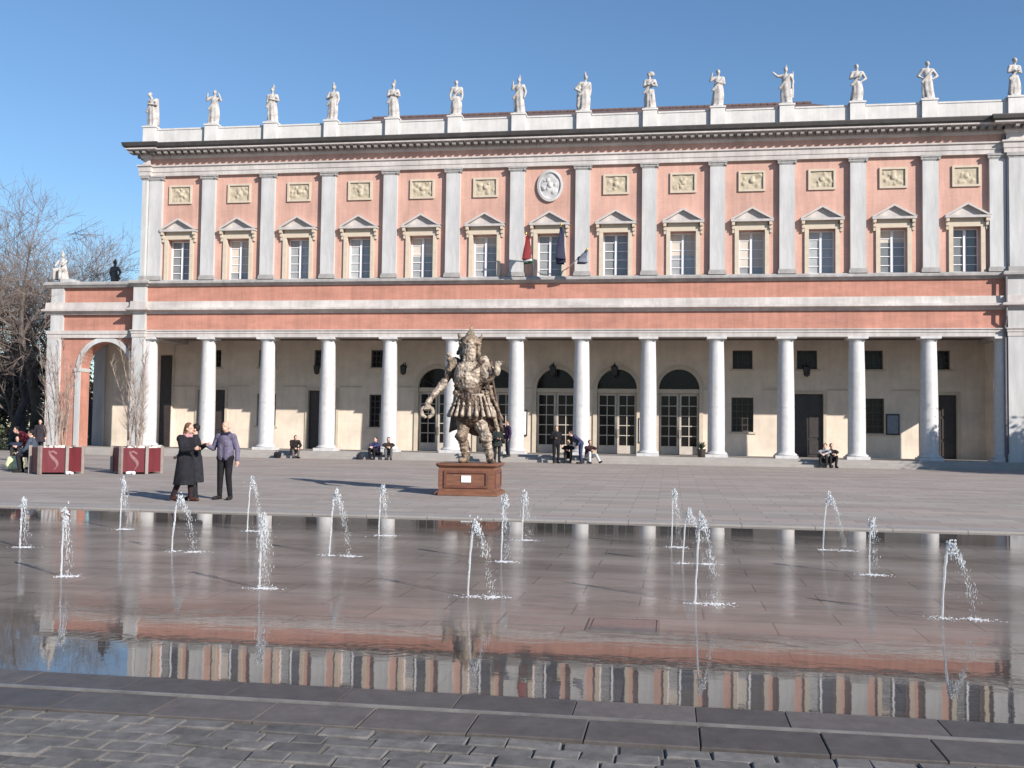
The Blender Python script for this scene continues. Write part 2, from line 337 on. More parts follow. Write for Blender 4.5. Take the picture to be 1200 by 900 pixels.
wet_nodes(WET, (.125, .107, .097), (.265, .232, .213), .008, .07)
pool = struct(MB().add([(-6,POOL_N,-.012),(48,POOL_N,-.012),(48,POOL_F-.03,-.012),(-6,POOL_F-.03,-.012)], [(0,1,2,3)]).build('fountain_water', WET))
# drain cover in the basin
GR = mat('drain_stone', (.13, .112, .104), .5, .2, 6, coat=.5)
gr = empty('drain_cover', (26.3, -40.05, -.01)); tag(gr, 'flat rectangular drain cover set into the wet fountain floor', 'drain cover')
fr = MB(); fr.box(-.31,.31,-.31,-.285,-.02,.009); fr.box(-.31,.31,.285,.31,-.02,.009); fr.box(-.31,-.285,-.285,.285,-.02,.009); fr.box(.285,.31,-.285,.285,-.02,.009); fr.build('cover_frame', GR, gr)
MB().box(-.275,.275,-.275,.275,-.02,.006).build('cover_plate', GR, gr)

# edging slabs beside the plaza and the wet kerb
SLABP = mat('edge_slab_stone', (.28, .256, .238), .7, .1, 2, bump=.15)
ek = struct(empty('pool_edging'))
x = -6.0; k = 0
while x < 48:
    l = random.uniform(1.0, 1.4); MB().box(x+.005, x+l-.005, POOL_F-.03, POOL_F+.62, -.06, .022+random.uniform(-.002,.002)).build('slab', SLABP, ek); x += l
KERB = bpy.data.materials.new('wet_kerb_stone'); KERB.use_nodes = True
def kerb_nodes(mt, c0, c1, rough, coat, sc):
    n = mt.node_tree.nodes; L = mt.node_tree.links; b = n['Principled BSDF']
    tc = n.new('ShaderNodeTexCoord'); oi = n.new('ShaderNodeObjectInfo')
    nz = n.new('ShaderNodeTexNoise'); nz.noise_dimensions = '4D'; nz.inputs['Scale'].default_value = sc; nz.inputs['Detail'].default_value = 8; nz.inputs['Roughness'].default_value = .7
    ge = n.new('ShaderNodeNewGeometry'); L.new(ge.outputs['Position'], nz.inputs[0])
    mu = n.new('ShaderNodeMath'); mu.operation = 'MULTIPLY'; mu.inputs[1].default_value = 50; L.new(oi.outputs['Random'], mu.inputs[0]); L.new(mu.outputs[0], nz.inputs['W'])
    rp = n.new('ShaderNodeValToRGB'); rp.color_ramp.elements[0].position = .3; rp.color_ramp.elements[0].color = (*c0, 1); rp.color_ramp.elements[1].position = .72; rp.color_ramp.elements[1].color = (*c1, 1); L.new(nz.outputs[0], rp.inputs[0])
    hs = n.new('ShaderNodeHueSaturation'); mr = n.new('ShaderNodeMapRange'); mr.inputs[3].default_value = .72; mr.inputs[4].default_value = 1.28; L.new(oi.outputs['Random'], mr.inputs[0]); L.new(mr.outputs[0], hs.inputs['Value']); L.new(rp.outputs[0], hs.inputs['Color'])
    L.new(hs.outputs[0], b.inputs['Base Color']); b.inputs['Roughness'].default_value = rough
    b.inputs['Coat Weight'].default_value = coat; b.inputs['Coat Roughness'].default_value = .22
    bp = n.new('ShaderNodeBump'); bp.inputs['Strength'].default_value = .5; bp.inputs['Distance'].default_value = .012; L.new(nz.outputs[0], bp.inputs['Height']); L.new(bp.outputs[0], b.inputs['Normal'])
kerb_nodes(KERB, (.062, .052, .047), (.115, .099, .091), .65, .06, 7)
COB = bpy.data.materials.new('cobble_stone'); COB.use_nodes = True
kerb_nodes(COB, (.068, .062, .057), (.175, .162, .152), .75, .0, 9)
def slab_mesh(w, d, h=.08, bev=.008, jit=0.0):
    b = bmesh.new(); bmesh.ops.create_cube(b, size=1)
    for v in b.verts: v.co = Vector((v.co.x*w, v.co.y*d, v.co.z*h-h/2))
    for v in b.verts:
        if jit: v.co += Vector((random.uniform(-jit,jit), random.uniform(-jit,jit), random.uniform(-jit,jit)*.3 if v.co.z > -.01 else 0))
    bmesh.ops.bevel(b, geom=[e for e in b.edges if all(v.co.z > -h*.6 for v in e.verts)], offset=bev, segments=1, affect='EDGES')
    me = bpy.data.meshes.new('slab'); b.to_mesh(me); b.free(); return me
kb = struct(empty('fountain_kerb'))
def put(me, name, mt, parent, loc, rz=0, rx=0, ry=0):
    if not me.materials: me.materials.append(mt)
    o = bpy.data.objects.new(name, me); COL.objects.link(o); o.parent = parent; o.location = loc; o.rotation_euler = (rx, ry, rz); return o
x = 12.0
joints2 = [24.37, 24.98, 25.6, 26.24, 26.86, 27.52, 28.1]
xs = [24.37-.63*i for i in range(20, 0, -1)]+joints2+[28.1+.62*i for i in range(1, 22)]
for a, b in zip(xs[:-1], xs[1:]):
    put(slab_mesh(b-a-.007, .40, .1, .005), 'kerb_slab', KERB, kb, ((a+b)/2, -43.325, .012+random.uniform(-.003,.003)), 0, random.uniform(-.004,.004))
xs1 = [26.85-.72*i for i in range(20, 0, -1)]+[26.85, 27.38, 28.25]+[28.25+.7*i for i in range(1, 20)]
for a, b in zip(xs1[:-1], xs1[1:]):
    put(slab_mesh(b-a-.005, .42, .1, .003), 'kerb_slab', KERB, kb, ((a+b)/2, -42.868, -.002+random.uniform(-.0015,.0015)), 0, R(.3))
STEEL = mat('steel_edging', (.19, .182, .175), .35, .3, 5, metal=.2)
MB().box(12, 41, -43.112, -43.092, -.06, .021).build('edging_strip', STEEL, kb)
# cobbles
cp = struct(empty('cobble_pavement'))
MB().add([(8,-53,-.014),(46,-53,-.014),(46,-43.5,-.014),(8,-43.5,-.014)], [(0,1,2,3)]).build('joint_bed', mat('joint_sand', (.085,.078,.072), .9, .3, 10), cp)
meshes = [slab_mesh(w_, .147, .09, .007, .007) for w_ in (.17,.2,.23,.26,.29,.32) for _ in range(3)]
for me in meshes: me.materials.append(COB)
wds = [w_ for w_ in (.17,.2,.23,.26,.29,.32) for _ in range(3)]
rest = MB(); y = -43.535; row = 0; cobs = []
while y > -52.5:
    yc = y-.0775; x = 12+random.uniform(0, .3)
    while x < 41:
        i = random.randrange(len(meshes)); ww = wds[i]
        cobs.append((x+ww/2, yc+random.uniform(-.008,.008), i)); x += ww+random.uniform(.003,.010)
    y -= .152
def infr(x, y):
    d = Vector((x, y, 0))-CAM; z = d.dot(fw); return z > 0 and abs(d.dot(r2)/z*1200) < 640 and -d.dot(u2)/z*1200 < 480
vis = [c for c in cobs if infr(c[0], c[1])]; hid = [c for c in cobs if not infr(c[0], c[1])]
vis.sort(key=lambda c: (Vector((c[0], c[1], 0))-CAM).length); hid += vis[300:]; vis = vis[:300]
for cx, cy, i in vis:
    put(meshes[i], 'cobble', COB, cp, (cx, cy, .0+random.uniform(-.005,.006)), random.uniform(-.04,.04), random.uniform(-.03,.03), random.uniform(-.022,.022))
for cx, cy, i in hid:
    me = meshes[i]; z = random.uniform(-.008,.012)
    rest.add([(v.co.x+cx, v.co.y+cy, v.co.z+z) for v in me.vertices], [tuple(p.vertices) for p in me.polygons])
stuff(rest.build('cobbles', COB, cp))

# ------------------------------------------------------------------ theatre
S = 3.2; N = 13; XE = S*N
Z_FL = .63
th = empty('theatre', (0,0,0)); tag(th, 'long two-storey pink theatre with white colonnade, pilasters and roof parapet', 'theatre')
core = MB(); core.box(-.36, 42.45, .56, 22, 6.72, 16.2); core.box(-.7, 42.45, 4.95, 22, .1, 6.715); core.build('building_core', CREAM, th)
# steps and floor
MB().box(-1.2, 43.4, -.72, 4.95, .1, Z_FL).build('portico_floor', FLOORST, th)
for i, (a, zt) in enumerate(((-1.06, .517), (-1.42, .40))):
    x = -6.2
    while x < 44:
        l = random.uniform(1.7, 2.3); MB().box(x, min(x+l-.006, 44), a, -.72+.02*0 if i == 0 else -1.06, .1, zt).build('step', FLOORST, th); x += l
MB().box(-6.2, -1.2, -.72, 4.6, .1, Z_FL-.003).build('wing_floor', FLOORST, th)
# columns
def col_meshes():
    sh = MB(); prof = []
    for i in range(13):
        t = i/12; prof.append((.40-.06*t**1.6+.012*math.sin(math.pi*t), .92+t*(6.08-.92)))
    prof[5:6] = [(prof[5][0], 2.988), (prof[5][0]-.012, 2.99), (prof[5][0]-.012, 3.006), (prof[5][0]-.0005, 3.008)]
    sh.lathe(prof, 32)
    b = MB(); b.box(-.52,.52,-.52,.52,Z_FL-.002,.77); b.lathe([(.50,.771),(.525,.80),(.50,.845),(.445,.86),(.43,.885),(.402,.921)], 32)
    c = MB(); c.lathe([(.342,6.079),(.365,6.09),(.365,6.115),(.345,6.12),(.35,6.15),(.43,6.215)], 32); c.box(-.46,.46,-.46,.46,6.216,6.312)
    return sh.mesh('column', COLST, True), b.mesh('base', COLST), c.mesh('capital', COLST)
ms, mb_, mc = col_meshes()
def column(x, y=.36):
    o = bpy.data.objects.new('column', ms); COL.objects.link(o); o.parent = th; o.location = (x, y, 0); o.rotation_euler.z = random.uniform(0,6)
    for me, nm in ((mb_, 'base'), (mc, 'capital')):
        q = bpy.data.objects.new(nm, me); COL.objects.link(q); q.parent = o; q.rotation_euler.z = -o.rotation_euler.z
for i in range(0, N+1): column(S*i)
# end piers
PE = .22
pathu = [(-.42, 20), (-.42, -PE), (-.08, -PE), (-.08, 0), (XE+.08, 0), (XE+.08, -PE), (42.5, -PE), (42.5, 20)]
path = [(-.74, 20), (-.74, -PE), (-.08, -PE), (-.08, 0), (XE+.08, 0), (XE+.08, -PE), (42.5, -PE), (42.5, 20)]
for a, b in ((-.74, -.08), (XE+.08, 42.5)):
    au = -.42 if a < 0 else a
    MB().box(a, b, -PE, 1.0, .1, 6.311).build('pier', STONE, th)
    MB().box(a-.05, b+.05, -PE-.06, 1.05, .1, 1.0).build('pier_base', STONE, th)
    MB().box(a, b, -PE, .5, 6.691, 7.53).build('pier_block', STONE, th); MB().box(a, b, -PE, .5, 8.161, 8.95).build('pier_block', STONE, th)
    c = MB().box(au+.06, b-.02 if a < 0 else b-.12, -PE-.13, .3, 9.45, 14.42).build('corner_pilaster', STONE, th)
    MB().box(au, b+.02, -PE-.16, .3, 9.25, 9.45).build('base', GREYST, c)
    q = MB(); q.box(au+.02, b, -PE-.145, .3, 14.42, 14.5); q.box(au-.04, b+.05, -PE-.2, .3, 14.5, 14.66); q.build('capital', GREYST, c)
    MB().box(au, b, -PE, .5, 9.25, 14.66).build('pier_wall', STONE, th); MB().box(au, b, -PE, .5, 15.21, 15.75).build('pier_block', BANDST, th)
# lower architrave, friezes
MB().sweep([(-.75, 6.312), (.03, 6.312), (.03, 6.50), (.06, 6.51), (.06, 6.63), (.11, 6.64), (.11, 6.69), (-.75, 6.69)], path).build('architrave', BANDST, th)
for i in range(N):
    pass
MB().box(-.079, XE+.079, .02, .55, 6.69, 7.53).build('frieze', ORANGE, th)
MB().sweep([(-.2, 7.53), (.06, 7.53), (.09, 7.62), (.22, 7.66), (.30, 7.70), (.30, 7.79), (.12, 7.84), (.12, 7.86), (.10, 8.16), (-.2, 8.16)], path).build('string_course', BANDST, th)
MB().box(-.079, XE+.079, .02, .55, 8.161, 8.95).build('brick_band', ORANGE, th)
MB().sweep([(-.2, 8.95), (.08, 8.95), (.14, 9.02), (.24, 9.08), (.24, 9.17), (.16, 9.25), (-.2, 9.25)], path).build('sill_course', GREYST, th)
# upper wall
WW, WT = 1.24, 11.36
holes = [(S*(i+.5)-WW/2, S*(i+.5)+WW/2, 9.25, WT) for i in range(N)]
uw = MB(); wall_holes(uw, -.079, XE+.079, 9.25, 14.66, holes, .02, .5); uw.build('upper_wall', PINK, th)
# pilasters
pm = MB().box(-.35,.35,-.19,.1,9.47,14.42).mesh('pilaster', STONE)
pb = MB(); pb.box(-.42,.42,-.235,.1,9.252,9.38); pb.box(-.39,.39,-.225,.1,9.381,9.47); pb = pb.mesh('base', GREYST)
pc = MB(); pc.box(-.38,.38,-.215,.1,14.421,14.47); pc.box(-.41,.41,-.24,.1,14.471,14.57); pc.box(-.46,.46,-.28,.1,14.571,14.658)
for s_ in (-1, 1): pc.tube([(s_*.38, -.27, 14.50), (s_*.38, .05, 14.50)], .06, 10)
pc = pc.mesh('capital', GREYST)
for i in range(0, N+1):
    xx = S*i
    if i == 0: xx = .30
    if i == N: xx = XE-.30
    o = put(pm, 'pilaster', STONE, th, (xx, 0, 0))
    for me, nm in ((pb, 'base'), (pc, 'capital')):
        q = bpy.data.objects.new(nm, me); COL.objects.link(q); q.parent = o
# windows
fm = MB()
for s_ in (-1, 1):
    a, b = sorted((s_*(WW/2-.02), s_*(WW/2+.17))); fm.box(a, b, -.07, .08, 9.252, 11.36)
fm.box(-WW/2-.17, WW/2+.17, -.075, .08, 11.361, 11.56); fm.box(-WW/2-.10, WW/2+.10, -.045, .08, 11.561, 11.74)
fm = fm.mesh('window', TRIM)
pdm = MB()
pdm.box(-.98, .98, -.27, .06, 11.741, 11.85)
h0, h1 = 11.851, 12.44
pdm.add([(-.9,-.10,h0),(.9,-.10,h0),(0,-.10,h1-.09),(-.9,.06,h0),(.9,.06,h0),(0,.06,h1-.09)], [(0,1,2),(3,5,4),(0,3,4,1),(1,4,5,2),(2,5,3,0)])
for s_ in (-1, 1):
    a, b = Vector((s_*1.02, 0, h0+.002)), Vector((0, 0, h1)); t = .10
    vs = [(a.x,-.28,a.z),(a.x,.06,a.z),(b.x,.06,b.z),(b.x,-.28,b.z),(a.x-s_*.17,-.28,a.z),(a.x-s_*.17,.06,a.z),(b.x,.06,b.z-t),(b.x,-.28,b.z-t)]
    pdm.add(vs, [(0,1,2,3),(4,7,6,5),(0,3,7,4),(1,5,6,2),(0,4,5,1),(2,6,7,3)])
pdm = pdm.mesh('pediment', BANDST)
brm = MB(); brm.box(-.07,.07,-.24,.06,11.58,11.74); brm.box(-.06,.06,-.16,.06,11.40,11.581); brm.box(-.05,.05,-.10,.06,11.22,11.401); brm = brm.mesh('bracket', TRIM)
def casement(z0, z1, wd, y, bars, mw=.035, center=.06):
    m_ = MB(); hw = wd/2; m_.box(-hw, hw, y-.05, y, z1-.07, z1); m_.box(-hw, hw, y-.05, y, z0, z0+.09)
    for s_ in (-1, 1):
        a, b = sorted((s_*hw, s_*(hw-.07))); m_.box(a, b, y-.05, y, z0+.09, z1-.07)
    m_.box(-center, center, y-.075, y, z0+.09, z1-.07)
    for k in range(1, bars):
        z = z0+(z1-z0)*k/bars
        for s_ in (-1, 1):
            a, b = sorted((s_*(hw-.07), s_*center)); m_.box(a, b, y-.035, y, z-mw/2, z+mw/2)
    return m_
cam_ = casement(9.26, WT-.01, WW-.01, .45, 5).mesh('casement', WHITE)
def vary_pane():
    n = PANE.node_tree.nodes; L = PANE.node_tree.links; b = n['Principled BSDF']; oi = n.new('ShaderNodeObjectInfo'); hs = n.new('ShaderNodeHueSaturation'); mr = n.new('ShaderNodeMapRange'); mr.inputs[3].default_value = .55; mr.inputs[4].default_value = 1.45; L.new(oi.outputs['Random'], mr.inputs[0]); L.new(mr.outputs[0], hs.inputs['Value']); L.new(b.inputs['Base Color'].links[0].from_socket, hs.inputs['Color']); L.new(hs.outputs[0], b.inputs['Base Color'])
vary_pane()
BLIND = mat('window_blind', (.50,.47,.42), .8, .1, 3, streak=(1,1,30))
pan = [MB().box(*((-.55, -.06) if s_ < 0 else (.06, .55)), .451, .47, 9.34, WT-.07).mesh('pane', PANE) for s_ in (-1, 1)]
for i in range(N):
    o = put(fm, 'window', TRIM, th, (S*(i+.5), 0, 0))
    for me, nm in ((cam_, 'casement'), (pan[0], 'pane'), (pan[1], 'pane'), (pdm, 'pediment')):
        q = bpy.data.objects.new(nm, me); COL.objects.link(q); q.parent = o
    if i in (1, 4, 5, 8, 9, 11):
        zb = random.uniform(9.5, 10.9); MB().box(-.54, .54, .446, .4505, zb, WT-.08).build('blind', BLIND, o)
    for s_ in (-1, 1):
        q = bpy.data.objects.new('bracket', brm); COL.objects.link(q); q.parent = o; q.location.x = s_*.86
# relief panels and crest
def relief(seed, w_, h_, amp, nx=30, nz_=20, oval=False):
    rs = np.random.default_rng(seed); m_ = MB()
    blobs = [(rs.uniform(-.4,.4)*w_, rs.uniform(-.36,.36)*h_, rs.uniform(.05,.12)*w_, rs.uniform(.5,1)) for _ in range(9)]+[(0, .02, .13*w_, 1.3)]
    vs = []; fs = []
    for j in range(nz_+1):
        for i in range(nx+1):
            x = (i/nx-.5)*w_; z = (j/nz_-.5)*h_
            hgt = max([a*math.sqrt(max(0, 1-((x-bx)**2+(z-bz)**2)/br**2)) for bx, bz, br, a in blobs])
            hgt += .25*math.sin(9*x/w_+seed)*math.sin(11*z/h_+seed*2)
            if oval:
                rr = (x/(w_/2))**2+(z/(h_/2))**2
                if rr > 1:
                    x /= math.sqrt(rr); z /= math.sqrt(rr); hgt = 0
                hgt += .6*math.sqrt(max(0, 1-rr))
            vs.append((x, -amp*hgt, z))
    for j in range(nz_):
        for i in range(nx):
            a = j*(nx+1)+i; fs.append((a, a+1, a+nx+2, a+nx+1))
    return m_.add(vs, fs)
for i in range(N):
    X = S*(i+.5); Zc = 13.70
    if i == 6:
        cr = MB(); n = 40; vs = []
        for k in range(n):
            a = 2*math.pi*k/n
            for rr, yy in ((1.0, .02), (1.06, -.10), (.88, -.12), (.80, -.03)): vs.append((.60*rr*math.cos(a), yy, .74*rr*math.sin(a)))
        cr.add(vs, [(k*4+j, ((k+1) % n)*4+j, ((k+1) % n)*4+j+1, k*4+j+1) for k in range(n) for j in range(3)])
        o = cr.build('crest', STONE, th, True, (X, 0, Zc)); o['label'] = 'white oval carved crest above the middle window'
        relief(77, 1.06, 1.30, .09, 30, 30, True).build('carving', STONE, o, True, (0, -.02, 0)); continue
    f_ = MB(); w2, h2 = .62, .49
    f_.box(-w2, w2, -.06, .03, h2-.10, h2); f_.box(-w2, w2, -.06, .03, -h2, -h2+.10); f_.box(-w2, -w2+.10, -.06, .03, -h2+.10, h2-.10); f_.box(w2-.10, w2, -.06, .03, -h2+.10, h2-.10)
    o = f_.build('relief_panel', TRIM, th, False, (X, 0, Zc)); relief(i*3+1, 1.04, .78, .055).build('carving', OCHRE, o, True, (0, .006, 0))
# upper entablature
MB().sweep([(-.2, 14.66), (.14, 14.66), (.14, 14.86), (.17, 14.87), (.17, 15.10), (.24, 15.14), (.24, 15.21), (-.2, 15.21)], pathu).build('upper_architrave', BANDST, th)
MB().box(-.079, XE+.079, .02, .5, 15.21, 16.0).build('upper_frieze', PINK, th)
CO = .70
MB().sweep([(-.2, 15.58), (.06, 15.58), (.10, 15.66), (.12, 15.70), (.12, 15.90), (CO-.06, 15.90), (CO-.04, 15.92), (CO-.04, 15.99), (-.2, 15.99)], pathu).build('cornice', BANDST, th)
MB().sweep([(-.2, 15.991), (CO-.02, 15.991), (CO+.06, 16.06), (CO+.10, 16.20), (CO+.10, 16.25), (-.2, 16.31)], pathu).build('gutter', LEAD, th)
md_ = MB()
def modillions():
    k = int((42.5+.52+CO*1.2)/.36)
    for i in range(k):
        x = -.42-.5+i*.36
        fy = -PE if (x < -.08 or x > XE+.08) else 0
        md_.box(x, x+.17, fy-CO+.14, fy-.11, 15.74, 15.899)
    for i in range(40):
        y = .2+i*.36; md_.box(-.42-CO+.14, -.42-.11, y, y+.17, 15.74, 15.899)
modillions(); stuff(md_.build('modillions', mat('shaded_modillion_stone', (.22, .205, .195), .85, .2, 3), th))  # modillion colour darkened to carry the shade under the cornice
# parapet: pedestals and panels
ped = [-.2]+[S*i for i in range(1, N)]+[XE+.55]
PARA = mat('parapet_stone', (.56, .54, .52), .8, .08, 1.4, stain=.10, bump=.1)
PM = MB(); PM.box(-.34,.34,-.14,.55,16.2,17.25); PM.box(-.38,.38,-.18,.59,17.251,17.33); PM = PM.mesh('parapet_pedestal', PARA)
for i, xx in enumerate(ped): put(PM, 'parapet_pedestal', PARA, th, (xx, 0, 0))
for a, b in zip(ped[:-1], ped[1:]):
    o = MB().box(a+.341, b-.341, .02, .46, 16.2, 17.12).build('parapet_panel', PARA, th); MB().box(a+.392, b-.392, -.01, .49, 17.121, 17.20).build('coping', PARA, o)
sd_ = MB(); sd_.box(-.39, -.05, .62, 20, 16.2, 17.08); sd_.build('parapet_return', STONE, th)
MB().add([(-.4,.5,16.25),(XE+.4,.5,16.25),(XE+.4,21,16.25),(-.4,21,16.25),(8.5,10.8,20.78),(34.5,10.8,20.78)], [(0,1,5,4),(1,2,5),(2,3,4,5),(3,0,4)]).build('roof', ROOF, th)
# roof edge tile rows along the ridge
rd = MB()
for i in range(65): rd.tube([(8.5+i*.4, 10.8, 20.79), (8.93+i*.4, 10.8, 20.81)], [.13, .10], 8)
stuff(rd.build('ridge_tiles', ROOF, th))
# drain pipes
for xx in (XE-.02,):
    p_ = MB(); p_.tube([(xx, -.12, 15.5), (xx, -.12, 9.3)], .06, 10); p_.tube([(xx, -.30, 9.2), (xx, -.34, 7.2), (xx-.0, -.12, 6.8), (xx, -.14, .6)], .06, 10); p_.build('drain_pipe', mat('pipe_grey', (.11,.10,.11), .6, .2, 5), th)

# portico interior
BW = 4.46; cx_ = lambda i: S*(i+.465)
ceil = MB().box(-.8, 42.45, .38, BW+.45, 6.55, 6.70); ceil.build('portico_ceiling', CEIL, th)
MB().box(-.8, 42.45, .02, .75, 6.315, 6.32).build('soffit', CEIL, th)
kinds = ['door','win','door','win','arch','arch','arch','arch','arch','win','door','win','door']
holes = []; AR = 1.03; SP = 4.02
bw = MB(); edges = [-.8]+[S*(i+1)-.11 for i in range(N-1)]+[42.45]
for i, k in enumerate(kinds):
    c = cx_(i); a, b = edges[i], edges[i+1]
    if k == 'arch': arch_panel(bw, a, b, Z_FL, 6.56, c, AR, SP, BW, .35)
    else:
        hs = [(c-.5, c+.5, 5.08, 6.04)]
        hs.append((c-.80, c+.80, Z_FL, 3.82) if k == 'door' else (c-.55, c+.55, 1.86, 3.62))
        wall_holes(bw, a, b, Z_FL, 6.56, hs, BW, .3)
bw.build('portico_wall', CREAM, th)
MB().box(-.8, 42.45, BW-.05, BW+.02, Z_FL, 1.0).xf(Matrix.Translation((0,0,0)))
def grid_win(c, z0, z1, hw, y, name, mtf, mtp, nv, nh, parent=th):
    f_ = MB(); t = .045
    f_.box(c-hw, c+hw, y-.05, y, z0, z0+.07); f_.box(c-hw, c+hw, y-.05, y, z1-.07, z1)
    for s_ in (-1, 1):
        a, b = sorted((c+s_*hw, c+s_*(hw-.07))); f_.box(a, b, y-.05, y, z0+.07, z1-.07)
    for k in range(1, nv): x = c-hw+2*hw*k/nv; f_.box(x-t/2, x+t/2, y-.04, y, z0+.07, z1-.07)
    for k in range(1, nh): z = z0+(z1-z0)*k/nh; f_.box(c-hw+.07, c+hw-.07, y-.032, y-.005, z-t/2, z+t/2)
    o = f_.build(name, mtf, parent); MB().box(c-hw+.02, c+hw-.02, y+.001, y+.02, z0+.02, z1-.02).build('pane', mtp, o); return o
DFR = mat('door_frame_paint', (.46, .41, .36), .6, .1, 4)
GFR = mat('grille_paint', (.05, .046, .044), .6, .2, 4)
for i, k in enumerate(kinds):
    c = cx_(i)
    if k == 'arch':
        t_ = MB(); arch_ring(t_, c, AR, AR+.2, SP, BW-.07, BW+.02, 24, Z_FL); o = t_.build('arched_doorway', TRIM, th)
        MB().box(c-AR, c+AR, BW+.02, BW+.3, 3.80, SP-.0).build('transom', TRIM, o)
        # lunette glass and fan bars
        n = 20; vs = [(c, BW+.25, SP)]+[(c+AR*math.cos(math.pi*q/n), BW+.25, SP+AR*math.sin(math.pi*q/n)) for q in range(n+1)]
        MB().add(vs, [(0, q+2, q+1) for q in range(n)]).build('lunette_pane', DPANE, o)
        fb = MB()
        for q in (30, 60, 90, 120, 150): fb.tube([(c+.28*math.cos(R(q)), BW+.23, SP+.28*math.sin(R(q))), (c+AR*math.cos(R(q)), BW+.23, SP+AR*math.sin(R(q)))], .018, 6)
        fb.tube([(c+.28*math.cos(R(q)), BW+.23, SP+.28*math.sin(R(q))) for q in range(0, 181, 15)], .018, 6); fb.build('fan_bars', GFR, o)
        for s_ in (-1, 1):
            cc = c+s_*AR/2; d_ = MB(); hw = AR/2-.02; y = BW+.25; z0, z1 = Z_FL+.02, 3.79
            d_.box(cc-hw, cc+hw, y-.06, y, z0, z0+.42); d_.box(cc-hw, cc+hw, y-.06, y, z1-.12, z1)
            for q in (-1, 1):
                a, b = sorted((cc+q*hw, cc+q*(hw-.10))); d_.box(a, b, y-.06, y, z0+.42, z1-.12)
            for q in range(1, 5): z = z0+.42+(z1-.12-z0-.42)*q/5; d_.box(cc-hw+.1, cc+hw-.1, y-.045, y-.01, z-.022, z+.022)
            d_.box(cc-.02, cc+.02, y-.044, y-.009, z0+.42, z1-.12)
            dd = d_.build('door_leaf', DFR, o); MB().box(cc-hw+.05, cc+hw-.05, y+.001, y+.02, z0+.1, z1-.05).build('pane', DPANE, dd)
            MB().tube([(cc-s_*(hw-.05), y-.06, 1.5), (cc-s_*(hw-.05), y-.12, 1.5), (cc-s_*(hw-.05), y-.12, 1.9), (cc-s_*(hw-.05), y-.06, 1.9)], .016, 6).build('handle', IRON, dd)
    else:
        t_ = MB(); hw = .5
        for z0, z1, hw in ((5.08, 6.04, .5),)+(((1.86, 3.62, .55),) if k == 'win' else ()):
            grid_win(c, z0, z1, hw-.004, BW+.22, 'portico_window', GFR, DPANE, 4, 3 if z1 > 5 else 5)
            s2 = MB(); s2.box(c-hw-.12, c+hw+.12, BW-.06, BW+.03, z0-.10, z0-.002); s2.build('window_sill', TRIM, th)
        if k == 'door':
            t_ = MB()
            for s_ in (-1, 1):
                a, b = sorted((c+s_*.80, c+s_*.95)); t_.box(a, b, BW-.05, BW+.02, Z_FL, 3.98)
            t_.box(c-.80, c+.80, BW-.05, BW+.02, 3.82, 3.98); o = t_.build('panelled_door', TRIM, th)
            for s_ in (-1, 1):
                a, b = sorted((c+s_*.005, c+s_*.79)); d_ = MB(); d_.box(a, b, BW+.16, BW+.22, Z_FL+.01, 3.81)
                for zz in ((Z_FL+.15, 1.5), (1.62, 2.65), (2.77, 3.68)): d_.box(a+.12, b-.12, BW+.125, BW+.159, *zz)
                d_.build('door_leaf', WOODD, o)
# string moulding and wall base on the portico wall
MB().box(-.8, .9, BW-.04, BW+.02, 3.99, 4.05).build('wall_moulding', TRIM, th)
for i, k in enumerate(kinds[:-1]):
    a = cx_(i)+(AR+.2 if k == 'arch' else .97); b = cx_(i+1)-(AR+.2 if kinds[i+1] == 'arch' else .97)
    MB().box(a, b, BW-.04, BW+.02, 4.0, 4.07).build('wall_moulding', TRIM, th)
# wall lanterns
for i in (2, 3.5, 6, 7, 10):
    c = cx_(i)-.1; o = MB().tube([(c, BW, 5.1), (c, BW-.35, 5.35), (c, BW-.7, 5.25)], .025, 6).build('wall_lantern', IRON, th)
    l = MB(); l.lathe([(.02, .30), (.16, .20), (.19, .18), (.15, -.22), (.05, -.30)], 8, (c, BW-.7, 4.95)); l.build('lantern_head', IRON, o)
# notice boards
for x0, x1, z0, z1 in ((37.3, 37.95, 1.8, 2.85), (18.75, 19.2, 1.5, 2.85), (25.0, 25.35, 1.2, 2.5)):
    b_ = MB().box(x0, x1, BW-.09, BW-.02, z0, z1).build('notice_board', IRON, th); MB().box(x0+.06, x1-.06, BW-.097, BW-.091, z0+.07, z1-.07).build('notice_sheet', mat('paper_blue', (.18,.2,.24), .6, .2, 5) if x0 > 30 else WHITE, b_)
# end wall of the portico, with an opening
ew = MB()
for y0, y1, z0, z1 in ((3.1, BW+.1, Z_FL, 6.56), (1.0, 3.1, 4.6, 6.56)): ew.box(42.0, 42.44, y0, y1, z0, z1)
ew.build('end_wall', CREAM, th)

